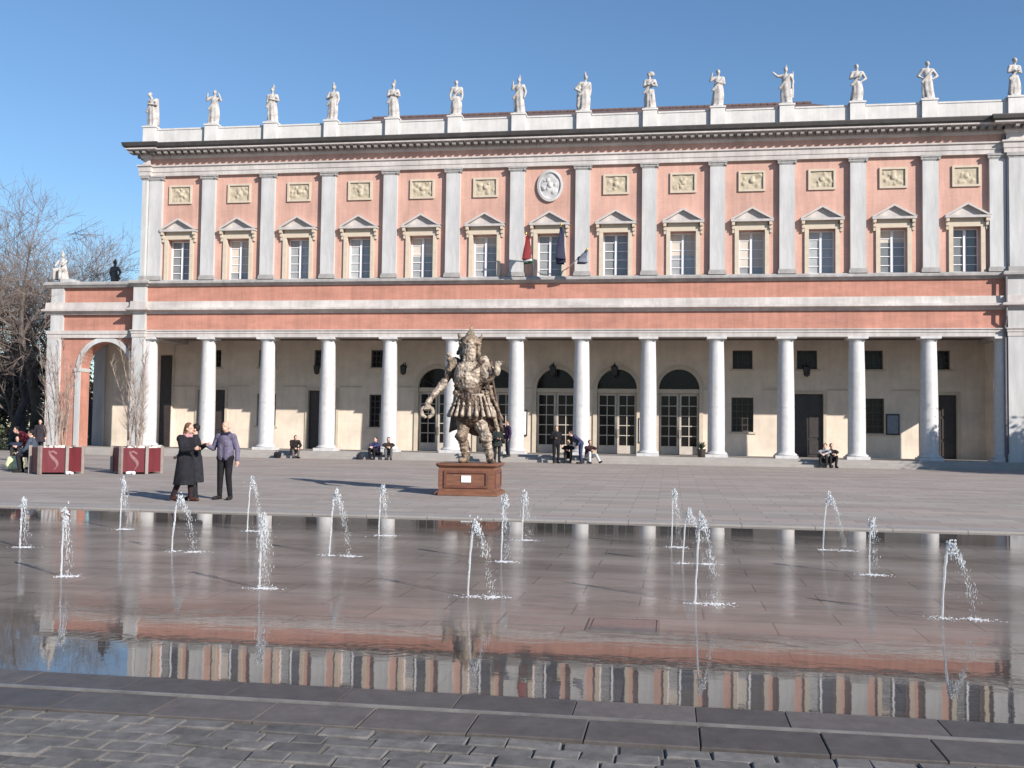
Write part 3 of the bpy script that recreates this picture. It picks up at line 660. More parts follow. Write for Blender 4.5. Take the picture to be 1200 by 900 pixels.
# flags at the middle window
fl = lambda c: mat('flag_'+c, {'red': (.19,.015,.02), 'white': (.5,.5,.48), 'green': (.015,.11,.035), 'navy': (.014,.015,.045), 'grey': (.13,.14,.19)}[c], .8, .1, 5)
def flag(x, lean, cols, label, drop, reach=1.5, tipz=12.2, bz=9.75):
    o = empty('flag', (x, -.05, bz)); tag(o, label, 'flag', 'flags at the middle window')
    tip = Vector((lean, -reach, tipz-bz)); MB().tube([(0,.06,-.05), tip], [.025, .018], 8).build('pole', WHITE, o); MB().ell(tip, .05, .05, .07, 10, 6).build('finial', mat('brass', (.5,.35,.1), .4, .1, 5, metal=1), o)
    n, k = 30, 24; bands = len(cols)
    for bi, c in enumerate(cols):
        vs = []; fs = []
        for j in range(k+1):
            v = j/k
            for i in range(n//bands+1):
                u = (bi+i/(n//bands))/bands
                p = tip*(1-.50*u)
                wob = math.sin(u*17+x)*.16*(.5+v)
                q = p+Vector((wob+.05*math.sin(v*5+u*3), .06*math.sin(u*19+1)*(.4+v), -drop*v*(1-.35*u)))
                q.y -= (tip.y*.5)*0; q = q.lerp(Vector((tip.x*.75+wob, tip.y*.8+.07*math.cos(u*21), q.z)), min(1, v*1.6)*.7)
                vs.append(q)
        w_ = n//bands+1
        for j in range(k):
            for i in range(w_-1): a = j*w_+i; fs.append((a, a+1, a+w_+1, a+w_))
        q = MB().add(vs, fs).build('cloth_band', fl(c), o, True)
        so = q.modifiers.new('thick', 'SOLIDIFY'); so.thickness = .012
flag(S*6.5-.75, -.22, ['red', 'white', 'green'], 'green, white and red flag hanging limp beside the middle window', 1.15, 1.35, 11.1)
flag(S*6.5+.62, .10, ['navy'], 'dark navy flag hanging limp beside the middle window', 1.5, 1.6, 11.45)
flag(S*6.5+.95, 1.0, ['grey'], 'blue-grey flag on a low slanting pole beside the middle window', .55, 1.35, 10.3)

# ------------------------------------------------------------------ arched side wing
wg = empty('arched_wing', (-.76, 0, 0)); tag(wg, 'low brick side wing with one tall arch, joined to the theatre corner', 'building wing')
WL = -5.0; YF = .32                                # wing-local: x from WL to 0
f_ = MB(); arch_panel(f_, WL+.7, -.003, Z_FL-.3, 6.30, -1.72, 1.37, 4.74, YF, .8); f_.build('arch_wall', ORANGE, wg)
a_ = MB(); arch_ring(a_, -1.72, 1.372, 1.62, 4.74, YF-.08, YF+.4, 24); a_.build('archivolt', STONE, wg)
for s_ in (-1, 1):
    a, b = sorted((-1.72+s_*1.372, -1.72+s_*1.66)); b = min(b, -.004)
    MB().box(a, b, YF-.07, YF+.8, .3, 4.55).build('arch_jamb', STONE, wg); MB().box(a-.04 if s_ < 0 else a-.03, b+.03 if s_ < 0 else b, YF-.12, YF+.82, 4.551, 4.739).build('impost', STONE, wg)
MB().box(WL, WL+.75, YF-.12, YF+.9, .3, 6.309).build('corner_pier', STONE, wg)
MB().box(WL+.15, WL+.85, YF-.12, YF+.9, 6.691, 7.53).build('pier_block', STONE, wg); MB().box(WL+.15, WL+.85, YF-.12, YF+.9, 8.161, 8.95).build('pier_block', STONE, wg)
wp = [(WL+.1, 4.6), (WL+.1, YF), (-.003, YF)]
MB().sweep([(-.6, 6.31), (.13, 6.31), (.13, 6.5), (.17, 6.51), (.17, 6.69), (-.6, 6.69)], wp).build('architrave', BANDST, wg)
MB().sweep([(-.4, 7.531), (.16, 7.531), (.19, 7.62), (.32, 7.67), (.36, 7.70), (.36, 7.79), (.22, 7.84), (.2, 8.16), (-.4, 8.16)], wp).build('string_course', BANDST, wg)
MB().sweep([(-.4, 8.951), (.18, 8.951), (.24, 9.03), (.30, 9.08), (.30, 9.17), (.22, 9.25), (-.4, 9.25)], wp).build('sill_course', GREYST, wg)
MB().box(WL+.851, -.003, YF+.02, YF+.6, 6.69, 7.531).build('frieze', ORANGE, wg)
MB().box(WL+.851, -.003, YF+.02, YF+.6, 8.16, 8.951).build('brick_band', ORANGE, wg)
MB().box(WL+.2, -.003, YF+.3, 4.75, 6.5, 9.15).build('roof_slab', CREAM, wg)
MB().box(-4.0, -.003, 4.3, 4.6, .3, 6.5).build('inner_wall', CREAM, wg)
MB().box(-4.65, -4.002, 4.1, 4.7, .3, 6.5).build('inner_pier', STONE, wg)
MB().box(-.70, -.06, 4.22, 4.299, .63, 5.7).build('passage_door', WOODD, wg)
MB().box(WL+.55, WL+1.15, YF, YF+.8, 9.251, 9.45).build('statue_plinth', STONE, wg)

# ------------------------------------------------------------------ figures
SKIN = mat('skin', (.52, .31, .23), .6, .06, 8)
def cl(c, r=.85): return mat('cloth_%d_%d_%d' % tuple(int(q*999) for q in c), c, r, .3, 9, bump=.5, bscale=22, Specular_IOR_Level=.15)
def V(*a): return Vector(a)
BASE = dict(pel=V(0,0,.96), chest=V(0,-.01,1.22), neck=V(0,.0,1.42), head=V(0,-.02,1.60),
    shL=V(-.18,0,1.38), shR=V(.18,0,1.38), elL=V(-.25,.03,1.10), elR=V(.25,.03,1.10), wrL=V(-.26,-.06,.86), wrR=V(.26,-.06,.86),
    hiL=V(-.09,0,.92), hiR=V(.09,0,.92), knL=V(-.10,-.02,.50), knR=V(.10,-.02,.50), anL=V(-.105,.02,.08), anR=V(.105,.02,.08),
    toL=V(-.13,-.16,.035), toR=V(.13,-.16,.035))
def pose(kind, **kw):
    J = {k: v.copy() for k, v in BASE.items()}
    if kind == 'sit':          # seated on a low step, feet on the level below; origin at the feet level
        sz = kw.pop('seat', .30); dz = sz+.10-.96
        for k in ('pel','chest','neck','head','shL','shR','elL','elR','wrL','wrR','hiL','hiR'): J[k] += V(0,.42,dz)
        for k in ('chest',): J[k] += V(0,-.03,0)
        for k in ('neck','head','shL','shR'): J[k] += V(0,-.12,-.03)
        for s_, q in ((-1,'L'),(1,'R')):
            J['kn'+q] = V(s_*.14,-.02,.50); J['an'+q] = V(s_*.12,.02,.08); J['to'+q] = V(s_*.14,-.16,.035)
            J['el'+q] = V(s_*.25,.18,.70); J['wr'+q] = V(s_*.08,-.04,.62)
    if kind == 'walk':
        J['knL'] = V(-.09,-.20,.52); J['anL'] = V(-.10,-.28,.09); J['toL'] = V(-.10,-.47,.07)
        J['knR'] = V(.09,.06,.48); J['anR'] = V(.09,.30,.14); J['toR'] = V(.09,.15,.04)
        J['elL'] += V(0,.12,.02); J['wrL'] += V(0,.20,.06); J['elR'] += V(0,-.08,0); J['wrR'] += V(0,-.18,.05)
    if kind == 'bend':
        for k in ('chest','neck','head','shL','shR','elL','elR','wrL','wrR'):
            p = J[k]-J['pel']; a = R(48); J[k] = J['pel']+V(p.x, p.y*math.cos(a)-p.z*math.sin(a), p.y*math.sin(a)+p.z*math.cos(a))
        for q in 'LR': J['wr'+q] = J['el'+q]+V(0,-.10,-.24)
    for k, v in kw.items(): J[k] = V(*v)
    return J
def hand(mb, wr, d, s_, r=.009):
    d = d.normalized(); side = d.cross(V(0,1,0)); side = (side if side.length > .1 else V(1,0,0)).normalized(); n = d.cross(side).normalized()
    pc = wr+d*.05; mb.cap(wr, wr+d*.02, .027, .027, 8); mb.cap(pc-side*.018, pc+side*.018, .024, .024, 8); mb.cap(pc+d*.025-side*.02, pc+d*.025+side*.02, .019, .019, 8)
    for i, L in enumerate((.055,.068,.072,.06)):
        b = wr+d*.088+side*(.03-.02*i); k = b+d*L*.55+n*.008; mb.cap(b, k, r, r, 6); mb.cap(k, k+d*L*.35+n*.025, r, r*.8, 6)
    t = wr+d*.03+side*.03; k = t+d*.03+side*.028; mb.cap(t, k, r*1.2, r*1.1, 6); mb.cap(k, k+d*.035+side*.004+n*.01, r*1.1, r*.9, 6)
def person(label, loc, rz, J, top, legs, hair, shoes=(.02,.018,.018), coat=None, H=1.72, hat=None, bald=False, group='people on the square', scarf=None, vox=.0135, hooded=False):
    o = empty('person', loc, rz); o.scale = (H/1.72,)*3; tag(o, label, 'person', group)
    b = MB(); hd = J['head']; f = V(0,-1,0)
    b.ell(hd+V(0,0,.03), .074, .092, .092); b.ell(hd+V(0,-.018,-.045), .058, .068, .075); b.cap(hd+V(0,-.085,.01), hd+V(0,-.108,-.022), .010, .014, 8)
    b.cap(hd+V(-.022,-.083,-.062), hd+V(.022,-.083,-.062), .009, .009, 6); b.cap(hd+V(-.04,-.082,.022), hd+V(.04,-.082,.022), .010, .010, 6)
    for s_ in (-1, 1): b.ell(hd+V(s_*.078,.01,-.01), .012, .022, .032, 8, 6)
    b.cap(J['neck']-V(0,0,.03), hd-V(0,-.01,.06), .055, .050, 10)
    b.cap(J['shL'], J['shR'], .062, .062); b.ell((J['chest']+J['neck'])/2-V(0,0,.04), .15, .095, .16); b.cap(J['chest']-V(.05,0,0), J['pel']-V(.05,0,0), .095, .10); b.cap(J['chest']+V(.05,0,0), J['pel']+V(.05,0,0), .095, .10)
    for q, s_ in (('L',-1),('R',1)):
        b.cap(J['sh'+q], J['el'+q], .050, .038, 10); b.cap(J['el'+q], J['wr'+q], .038, .026, 10); hand(b, J['wr'+q], J['wr'+q]-J['el'+q], s_)
        b.cap(J['hi'+q], J['kn'+q], .080, .052, 10); b.cap(J['kn'+q], J['an'+q], .052, .034, 10); b.cap(J['an'+q]-V(0,0,.03), J['to'+q], .036, .028, 8)
    remesh(b, 'body', SKIN, vox, 1, o)
    for s_ in (-1, 1): MB().ell(hd+V(s_*.03,-.088,.008), .009, .006, .006, 8, 6).build('eye', mat('eye_dark', (.02,.015,.012), .2, .1, 5), o, True)
    c = MB(); c.cap(J['shL']-V(0,0,.02), J['shR']-V(0,0,.02), .085, .085); c.ell((J['chest']+J['neck'])/2-V(0,0,.05), .195, .135, .19)
    for s_ in (-1, 1): c.cap(J['chest']+V(s_*.06,0,0), J['pel']+V(s_*.06,0,-.02), .125, .13)
    for q in 'LR':
        c.cap(J['sh'+q], J['el'+q], .078, .062, 10); c.cap(J['el'+q], J['el'+q].lerp(J['wr'+q], .93), .062, .048, 10)
    c.cap(J['neck']-V(0,0,.02), J['neck']+V(0,0,.025), .078, .07, 12)
    for q in 'LR': c.cap(J['neck']-V(0,0,.05), J['sh'+q]-V(0,0,.01), .085, .085, 10)
    if hooded: c.ell(J['neck']+V(0,.075,.0), .11, .07, .09)
    if coat:        # long coat: skirt of the coat down to `coat` metres above the ground
        n = 20; z0 = J['pel'].z; vs = []; rows = 9; mid = (J['knL']+J['knR'])/2
        for j in range(rows):
            t = j/(rows-1); z = z0+.05+(coat-z0-.05)*t; cy = J['pel'].y*(1-t)+mid.y*t
            for k in range(n):
                a = 2*math.pi*k/n; rr = 1+.06*math.sin(5*a+2*t)*t; vs.append((math.cos(a)*(.19+.075*t)*rr, cy+math.sin(a)*(.15+.085*t)*rr, z))
        fs = [(j*n+k, j*n+(k+1) % n, (j+1)*n+(k+1) % n, (j+1)*n+k) for j in range(rows-1) for k in range(n)]; fs += [tuple(range(n)), tuple((rows-1)*n+k for k in range(n-1,-1,-1))]
        c.add(vs, fs)
    remesh(c, 'coat' if coat else 'jacket', cl(top), vox, 2, o)
    l = MB()
    for q in 'LR': l.cap(J['hi'+q], J['kn'+q], .100, .072, 10); l.cap(J['kn'+q], J['kn'+q].lerp(J['an'+q], .93), .072, .056, 10)
    l.cap(J['hiL'], J['hiR'], .115, .115); remesh(l, 'trousers', cl(legs), vox, 1, o)
    for q in 'LR':
        s_ = MB(); s_.cap(J['an'+q]-V(0,-.02,.03), J['to'+q], .050, .043, 10); s_.cap(J['an'+q]+V(0,.02,.01), J['an'+q]+V(0,.025,-.035), .048, .046, 10); remesh(s_, 'shoe', cl(shoes, .5), .012, 1, o)
    h = MB()
    if bald: h.ell(hd+V(0,.035,.0), .083, .075, .075)
    else:
        h.ell(hd+V(0,.022,.045), .086, .095, .098)
        if hat == 'long': h.cap(hd+V(0,.06,.0), J['neck']+V(0,.06,-.06), .075, .06)
    remesh(h, 'hair', cl(hair, .6), .012, 1, o)
    if hat == 'cap': k = MB(); k.ell(hd+V(0,.005,.075), .098, .11, .07); remesh(k, 'hat', cl(top), .013, 1, o)
    if scarf: k = MB(); k.cap(J['neck']+V(-.05,-.03,.0), J['neck']+V(.05,-.03,.0), .062, .062); k.cap(J['neck']+V(-.04,.03,.01), J['neck']+V(.04,.03,.01), .06, .06); remesh(k, 'scarf', cl(scarf), .013, 1, o)
    return o
BLK, NAVY, DK = (.014,.013,.016), (.025,.03,.055), (.03,.028,.03)
# the group of three beside the basin
Ja = pose('stand', elR=(.24,-.20,1.16), wrR=(.14,-.44,1.24), elL=(-.26,-.12,1.12), wrL=(-.16,-.36,1.15), knL=(-.09,.05,.49), anL=(-.11,.22,.10), toL=(-.11,.05,.035), knR=(.09,-.08,.50), anR=(.10,-.10,.08), toR=(.11,-.27,.035), head=(0,-.09,1.585), neck=(0,-.04,1.42), chest=(0,-.05,1.21))
person('person in a long black padded coat with brown hair, leaning towards a companion', (15.92,-27.45,gz(-27.4)), R(78), Ja, (.016,.016,.020), (.03,.018,.02), (.13,.065,.03), (.06,.025,.02), coat=.36, H=1.76, hat='long', scarf=(.42,.22,.24))
Jb = pose('stand', elR=(.24,-.16,1.14), wrR=(.13,-.34,1.02), elL=(-.24,-.16,1.14), wrL=(-.12,-.36,1.0))
person('dark-haired person in a charcoal coat pressed close behind the long black coat', (15.93,-26.98,gz(-26.9)), R(-70), Jb, (.022,.022,.028), (.02,.02,.025), (.02,.015,.014), coat=.40, H=1.72)
Jm = pose('stand', elL=(-.30,.0,1.12), wrL=(-.42,-.14,1.20), elR=(.27,.04,1.10), wrR=(.30,-.02,.86), hiL=(-.09,0,.92), anL=(-.13,.02,.08), anR=(.13,.02,.08), toL=(-.17,-.14,.035), toR=(.17,-.14,.035))
person('balding man in a purple-grey jacket and black trousers with his arm bent', (16.56,-26.76,gz(-26.76)), R(-6), Jm, (.125,.11,.165), BLK, (.55,.53,.52), H=1.80, bald=True, scarf=(.02,.016,.03), hooded=True)
# people at the steps (feet on step tops)
z1, z2 = .40, .517
gp = 'people by the theatre steps'
Jc = pose('sit', seat=.25, head=(0,.10,.98), neck=(0,.17,.86), chest=(0,.33,.64), shL=(-.18,.20,.82), shR=(.18,.20,.82), elL=(-.24,.02,.62), elR=(.24,.02,.62), wrL=(-.10,-.16,.50), wrR=(.10,-.16,.50))
person('person in black sitting hunched forward on the steps next to a small dark bag', (8.75,-1.62,gz(-1.6)), R(35), Jc, (.02,.017,.016), (.12,.11,.11), (.03,.02,.015), group=gp)
person('person in a blue-purple jacket seated on the steps beside another in brown', (12.55,-1.6,gz(-1.6)), R(-20), pose('sit', seat=.25), (.045,.045,.11), BLK, (.02,.015,.012), group=gp)
person('person in a dark brown coat seated on the steps beside a blue-purple jacket', (13.38,-1.66,gz(-1.6)), R(15), pose('sit', seat=.25), (.035,.024,.022), (.10,.10,.11), (.02,.015,.012), group=gp, hat='long')
person('person in dark green-black standing with hands together at the foot of the steps', (18.78,-2.5,gz(-2.5)), R(25), pose('stand', wrL=(-.08,-.26,1.10), wrR=(.08,-.26,1.10)), (.022,.026,.024), (.02,.02,.022), (.12,.09,.08), group=gp, coat=.75)
person('person in dark purple standing on the steps by a white column', (19.03,-.95,z2), R(-60), pose('stand'), (.035,.02,.045), (.03,.03,.05), (.10,.06,.04), group=gp)
person('person all in black standing in front of the glazed arched doors', (21.45,-1.95,gz(-1.9)), R(20), pose('stand', wrL=(-.10,-.24,1.14)), BLK, BLK, (.03,.02,.018), group=gp)
person('fair-haired person in black crouching low beside a standing one in black', (21.98,-1.75,gz(-1.7)), R(5), pose('sit', seat=.25), (.018,.017,.018), DK, (.25,.17,.10), group=gp)
person('person in navy bending over between the columns at the steps', (22.6,-2.0,gz(-2.0)), R(-75), pose('bend'), (.05,.055,.10), (.04,.05,.10), (.04,.03,.03), group=gp)
person('person in a dark jacket and white trousers seated with one leg stretched out', (23.1,-1.64,gz(-1.6)), R(30), pose('sit', seat=.25, knR=(.15,-.12,.40), anR=(.16,-.46,.10), toR=(.20,-.58,.12)), (.03,.014,.018), (.55,.54,.55), (.03,.02,.02), (.03,.03,.04), group=gp)
person('person in a pale grey top seated on the steps by the dark wooden door', (33.42,-1.62,gz(-1.6)), R(-25), pose('sit', seat=.25), (.30,.30,.31), DK, (.04,.03,.025), group=gp)
person('person in black seated on the steps next to one in pale grey', (33.86,-1.6,gz(-1.6)), R(10), pose('sit', seat=.25), (.02,.016,.018), (.025,.02,.022), (.02,.015,.012), group=gp)
gp2 = 'people by the planters'
person('person in a slate-blue jacket perched against the red planter', (5.35,-17.9,gz(-17.9)), R(-70), pose('sit', seat=.52, knL=(-.13,-.06,.55), knR=(.13,-.06,.55)), (.055,.07,.10), (.02,.02,.026), (.02,.018,.02), group=gp2, H=1.8)
person('person in a maroon jacket bending down behind the slate-blue one', (4.35,-15.9,gz(-15.9)), R(-40), pose('bend'), (.16,.025,.04), BLK, (.02,.015,.015), group=gp2)
person('person in navy sitting low on the pavement near the bare trees', (-.6,-9.6,gz(-9.6)), R(20), pose('sit', seat=.2), NAVY, DK, (.02,.02,.02), group=gp2)
person('person in a dark coat standing under the bare trees', (-4.6,-1.9,gz(-1.9)), R(30), pose('stand'), (.03,.025,.03), DK, (.03,.02,.02), group=gp2, coat=.6)
# bags
def bag(loc, sx, sy, sz, col, label, rz=0):
    o = empty('bag', loc, rz); tag(o, label, 'bag')
    b = bmesh.new(); bmesh.ops.create_cube(b, size=1)
    bmesh.ops.subdivide_edges(b, edges=b.edges[:], cuts=5, use_grid_fill=True)
    for v in b.verts:
        c = v.co*2; k = 1-.10*(c.x**2*c.y**2+c.y**2*c.z**2+c.x**2*c.z**2); s_ = noise.noise(v.co*3+Vector(loc))*.12
        taper = 1-.25*max(0, v.co.z); v.co = Vector((v.co.x*sx*k*taper*(1+s_), v.co.y*sy*k*taper*(1+s_), (v.co.z*k+.5)*sz))
    me = bpy.data.meshes.new('bag_body'); b.to_mesh(me); b.free(); me.materials.append(cl(col)); me.polygons.foreach_set('use_smooth', [True]*len(me.polygons))
    q = bpy.data.objects.new('bag_body', me); COL.objects.link(q); q.parent = o
    MB().tube([(sx*.25*math.cos(R(a)), 0, sz*.93+sx*.25*math.sin(R(a))) for a in range(0, 181, 20)], .012, 6).build('strap', cl(tuple(c*.5 for c in col)), o)
bag((4.35,-16.7,gz(-16.7)), .62, .40, .50, (.62,.62,.36), 'pale yellow bag standing on the pavement near the planters', R(20))
bag((7.85,-1.7,gz(-1.7)), .34, .22, .30, BLK, 'small dark bag on the pavement beside the hunched person', R(10))
bag((12.0,-1.7,gz(-1.7)), .36, .24, .26, (.03,.03,.04), 'low black bag on the pavement beside the blue-purple jacket', R(-10))

# ------------------------------------------------------------------ roof statues
def robed(seed, armL, armR, head=(0,0), extra=None, bare=False, sway=1, vox=.024):
    """a draped standing figure about 2 m tall facing -Y; arms as (elbow, wrist) lists"""
    rs = random.Random(seed); b = MB(); n = 36; vs = []; rows = 16; ph = rs.uniform(0, 6); k1, k2 = rs.choice((6,7,8)), rs.choice((3,4,5))
    top = 1.18 if not bare else 1.0
    for j in range(rows):
        t = j/(rows-1); z = .07+top*t
        cx = sway*(.05*math.sin(t*2.4)-.02); w_ = .27-.075*t+.03*math.sin(t*3.1); d_ = .21-.055*t
        for k in range(n):
            a = 2*math.pi*k/n; fold = 1+(.11*math.sin(k1*a+ph+1.2*t)+.06*math.sin(k2*a-ph*2-2.5*t))*(1-.55*t)
            vs.append((cx+w_*fold*math.cos(a), d_*fold*math.sin(a)-.02*sway*math.sin(3*t), z))
    fs = [(j*n+k, j*n+(k+1) % n, (j+1)*n+(k+1) % n, (j+1)*n+k) for j in range(rows-1) for k in range(n)]+[tuple(range(n-1,-1,-1)), tuple((rows-1)*n+k for k in range(n))]
    b.add(vs, fs)
    cx = sway*.03
    b.box(-.27, .27, -.24, .24, 0, .09)
    b.ell((cx,0,1.38), .20, .135, .24); b.cap((cx-.20,0,1.53), (cx+.20,0,1.53), .08, .08); b.cap((cx,0,1.55), (cx+head[0]*.2,-.02,1.70), .065, .06)
    hc = V(cx+head[0]*.3, -.03+head[1]*.1, 1.81); b.ell(hc, .095, .115, .135); b.ell(hc+V(0,.04,.05), .105, .11, .11); b.cap(hc+V(head[0]*.06,-.10,.0), hc+V(head[0]*.08,-.125,-.03), .015, .02, 8)
    for s_, A in ((-1, armL), (1, armR)):
        p = V(cx+s_*.22, 0, 1.52); e, w_ = V(*A[0]), V(*A[1]); b.cap(p, e, .085, .065); b.cap(e, w_, .065, .045)
        b.cap(w_, w_+(w_-e).normalized()*.10, .045, .035, 8)
    # mantle slung across the body
    for i in range(7):
        t = i/6; b.cap((cx+.20-.42*t, -.12-.04*math.sin(math.pi*t), 1.46-.50*t), (cx+.20-.42*(t+.17), -.12-.04*math.sin(math.pi*(t+.17)), 1.46-.50*(t+.17)), .055, .055, 8)
    if bare: 
        for s_ in (-1,1): b.cap((s_*.11,-.1,.75),(s_*.13,-.13,.12),.085,.055)
    if extra:
        for e in extra:
            if e[0] == 'cap': b.cap(*e[1:])
            else: b.ell(*e[1:])
    return remesh(b, 'figure', MARBLE, vox, 1)
dn = lambda s_: ([s_*.30,.04,1.20], [s_*.28,-.06,.95])
hip = lambda s_: ([s_*.44,.06,1.24], [s_*.24,-.06,1.08])
fold_ = lambda s_: ([s_*.30,-.06,1.22], [s_*-.02,-.22,1.26])
upr = lambda s_: ([s_*.36,-.05,1.36], [s_*.30,-.16,1.62])
out_ = lambda s_: ([s_*.40,-.10,1.48], [s_*.56,-.26,1.60])
tall = ('ell', (0.03,.0,2.0), .06, .07, .15)
P = [ (dn(-1), fold_(1), (-.35,-.6), [('cap',(.16,.12,1.55),(.24,.10,.2),.10,.13)], 'bowed head and long drapery'),
      (upr(-1), upr(1), (0,0), None, 'both hands drawn up towards the face'),
      (dn(-1), fold_(1), (0,0), [tall], 'headdress and one arm across the chest'),
      (fold_(-1), dn(1), (.1,0), [tall], 'pointed headdress and hanging arm'),
      (fold_(-1), fold_(1), (0,0), [tall], 'arms folded in front under a pointed veil'),
      (dn(-1), dn(1), (-.1,0), None, 'both arms hanging straight down its sides'),
      (upr(-1), dn(1), (0,0), [('cap',(.0,0,1.95),(.0,0,2.12),.05,.02)], 'raised bent arm and a small upright crest'),
      (hip(-1), dn(1), (.1,0), [tall, ('cap',(-.25,.05,1.3),(-.26,.05,.3),.11,.13)], 'crest and a bulky mass at its side'),
      (fold_(-1), fold_(1), (-.1,0), [('ell',(.03,0,1.86),.17,.15,.15)], 'thick curly hair and crossed forearms'),
      (upr(-1), fold_(1), (-.05,-.2), None, 'one hand lifted to the cheek'),
      (out_(-1), dn(1), (0,0), [('cap',(.3,.02,1.7),(.3,.02,.4),.03,.05), ('cap',(-.0,0,1.9),(0,0,2.08),.04,.02)], 'one arm stretched out sideways'),
      (fold_(-1), hip(1), (-.1,0), None, 'one hand on the hip, elbow out'),
      (hip(-1), hip(1), (0,0), None, 'both elbows out and a broad cloak'),
      (fold_(-1), fold_(1), (.0,-.2), [('cap',(-.12,-.05,1.0),(-.2,-.1,.15),.10,.08)], 'tightly crossed arms') ]
orde = ['first','second','third','fourth','fifth','sixth','seventh','eighth','ninth','tenth','eleventh','twelfth','thirteenth','fourteenth']
for i, (aL, aR, hd, ex, txt) in enumerate(P):
    o = robed(i*5+3, aL, aR, hd, ex, bare=i in (5, 8, 11, 13), sway=1 if i % 2 else -1)
    o.name = 'roof_statue'; o.location = (ped[i], .18, 17.328); o.scale = (1.0, 1.0, .95); o.rotation_euler.z = R((-14, 8, 4, -6, 0, 10, -8, 12, -4, 6, -10, 3, 5, 14)[i])
    tag(o, 'roof statue with ' + txt + ', ' + orde[i] + ' from arched wing', 'statue', 'stone statues along the roof parapet')
# two statues over the side wing
b = MB(); vs = []
st = empty('wing_statue', (-5.35, .7, 9.45)); tag(st, 'white seated statue draped to a point, on the arched wing corner', 'statue')
n = 28; rows = 12; vs = []
for j in range(rows):
    t = j/(rows-1)
    for k in range(n):
        a = 2*math.pi*k/n; f_ = 1+.10*math.sin(6*a+2*t); vs.append(((.36-.27*t**1.2)*f_*math.cos(a)+.06*t, (.34-.22*t)*f_*math.sin(a)-.05, 1.12*t))
b.add(vs, [(j*n+k, j*n+(k+1) % n, (j+1)*n+(k+1) % n, (j+1)*n+k) for j in range(rows-1) for k in range(n)]+[tuple(range(n-1,-1,-1)), tuple((rows-1)*n+k for k in range(n))])
b.ell((.05,-.06,1.28), .10, .12, .14); b.cap((.0,0,1.38),(-.03,0,1.62),.07,.02); b.cap((-.2,-.05,1.0),(-.26,-.25,.7),.07,.06); b.cap((.25,-.05,1.0),(.2,-.3,.75),.07,.06); b.cap((-.15,-.2,.5),(-.17,-.48,.45),.12,.11); b.cap((.15,-.2,.5),(.17,-.48,.45),.12,.11); b.cap((-.17,-.48,.45),(-.17,-.5,0),.10,.08); b.cap((.17,-.48,.45),(.17,-.5,0),.10,.08)
remesh(b, 'figure', MARBLE, .024, 1, st)
o = robed(91, hip(-1), dn(1), (0,0), [('cap',(0,0,1.9),(0,0,2.05),.06,.03)]); o.data.materials.clear(); o.data.materials.append(DARKST); o.name = 'wing_statue'; o.location = (-4.2, 3.9, 9.15); o.scale = (.95,)*3; o.rotation_euler.z = R(170)
tag(o, 'dark grey standing statue on the rear edge of the arched wing', 'statue')

# ------------------------------------------------------------------ warrior sculpture on its wooden pedestal
WOODP = mat('pedestal_wood', (.17, .072, .042), .5, .3, 3, streak=(1, 1, 6), bump=.1)
pz = gz(-23.1); PH = .80
pd = empty('wooden_pedestal', (21.60, -23.12, pz), R(2)); tag(pd, 'red-brown wooden box pedestal with framed panels and a white plaque', 'pedestal')
MB().box(-.70,.70,-.70,.70,.10,PH-.075).build('box_body', WOODP, pd)
MB().sweep([(-.3, 0), (.10, 0), (.10, .07), (.03, .105), (-.3, .105)], [(-.70,-.70),(.70,-.70),(.70,.70),(-.70,.70),(-.70,-.70)]).build('base_moulding', WOODP, pd)
q = MB(); q.sweep([(-.3, PH-.10), (.02, PH-.10), (.08, PH-.05), (.08, PH), (-.3, PH)], [(-.70,-.70),(.70,-.70),(.70,.70),(-.70,.70),(-.70,-.70)]); q.box(-.5,.5,-.5,.5,PH-.06,PH-.002); q.build('top_moulding', WOODP, pd)
for a in range(4):
    q = MB(); w2, z0, z1_ = .56, .19, .62
    q.box(-w2, w2, -.735, -.702, z0, z0+.06); q.box(-w2, w2, -.735, -.702, z1_-.06, z1_); q.box(-w2, -w2+.06, -.735, -.702, z0+.06, z1_-.06); q.box(w2-.06, w2, -.735, -.702, z0+.06, z1_-.06)
    q.xf(Matrix.Rotation(a*math.pi/2, 4, 'Z')); q.build('panel_frame', mat('frame_wood', (.13,.05,.032), .45, .3, 4), pd)
MB().box(-.12,.12,-.725,-.702,.33,.50).build('plaque', WHITE, pd)
BRZ = mat('weathered_bronze', (.075, .05, .036), .6, .5, 7, col2=(.34, .255, .18), metal=.15, bump=.9, bscale=16)
BRD = mat('dark_bronze', (.035, .026, .021), .6, .4, 6, metal=.2, col2=(.12,.075,.05), bump=.4)
BRL = mat('pale_bronze', (.20, .15, .11), .6, .5, 7, col2=(.50, .41, .325), metal=.15, bump=.4, bscale=16)
wr = empty('warrior_sculpture', (21.60, -23.12, pz+PH), R(3)); wr.scale = (1.10, 1.12, 1.0); tag(wr, 'weathered bronze warrior sculpture with plated skirt, spiked helmet and one arm lowered', 'sculpture')
def rm(mb, nm, mt, v=.02, par=None, sm=1):
    ob = remesh(mb, nm, mt, min(v, .016), sm, par or wr); me = ob.data; nn = [v_.normal.copy() for v_ in me.vertices]; amp = .010 if nm in ('hand','gauntlet','ring','skirt_strip') else .026
    for v_, n0 in zip(me.vertices, nn):
        p = v_.co; v_.co = p+n0*amp*(noise.noise(p*7)+.8*noise.noise(p*17+V(3,1,2))+.5*noise.noise(p*34))
    me.update(); return ob
VX = .02
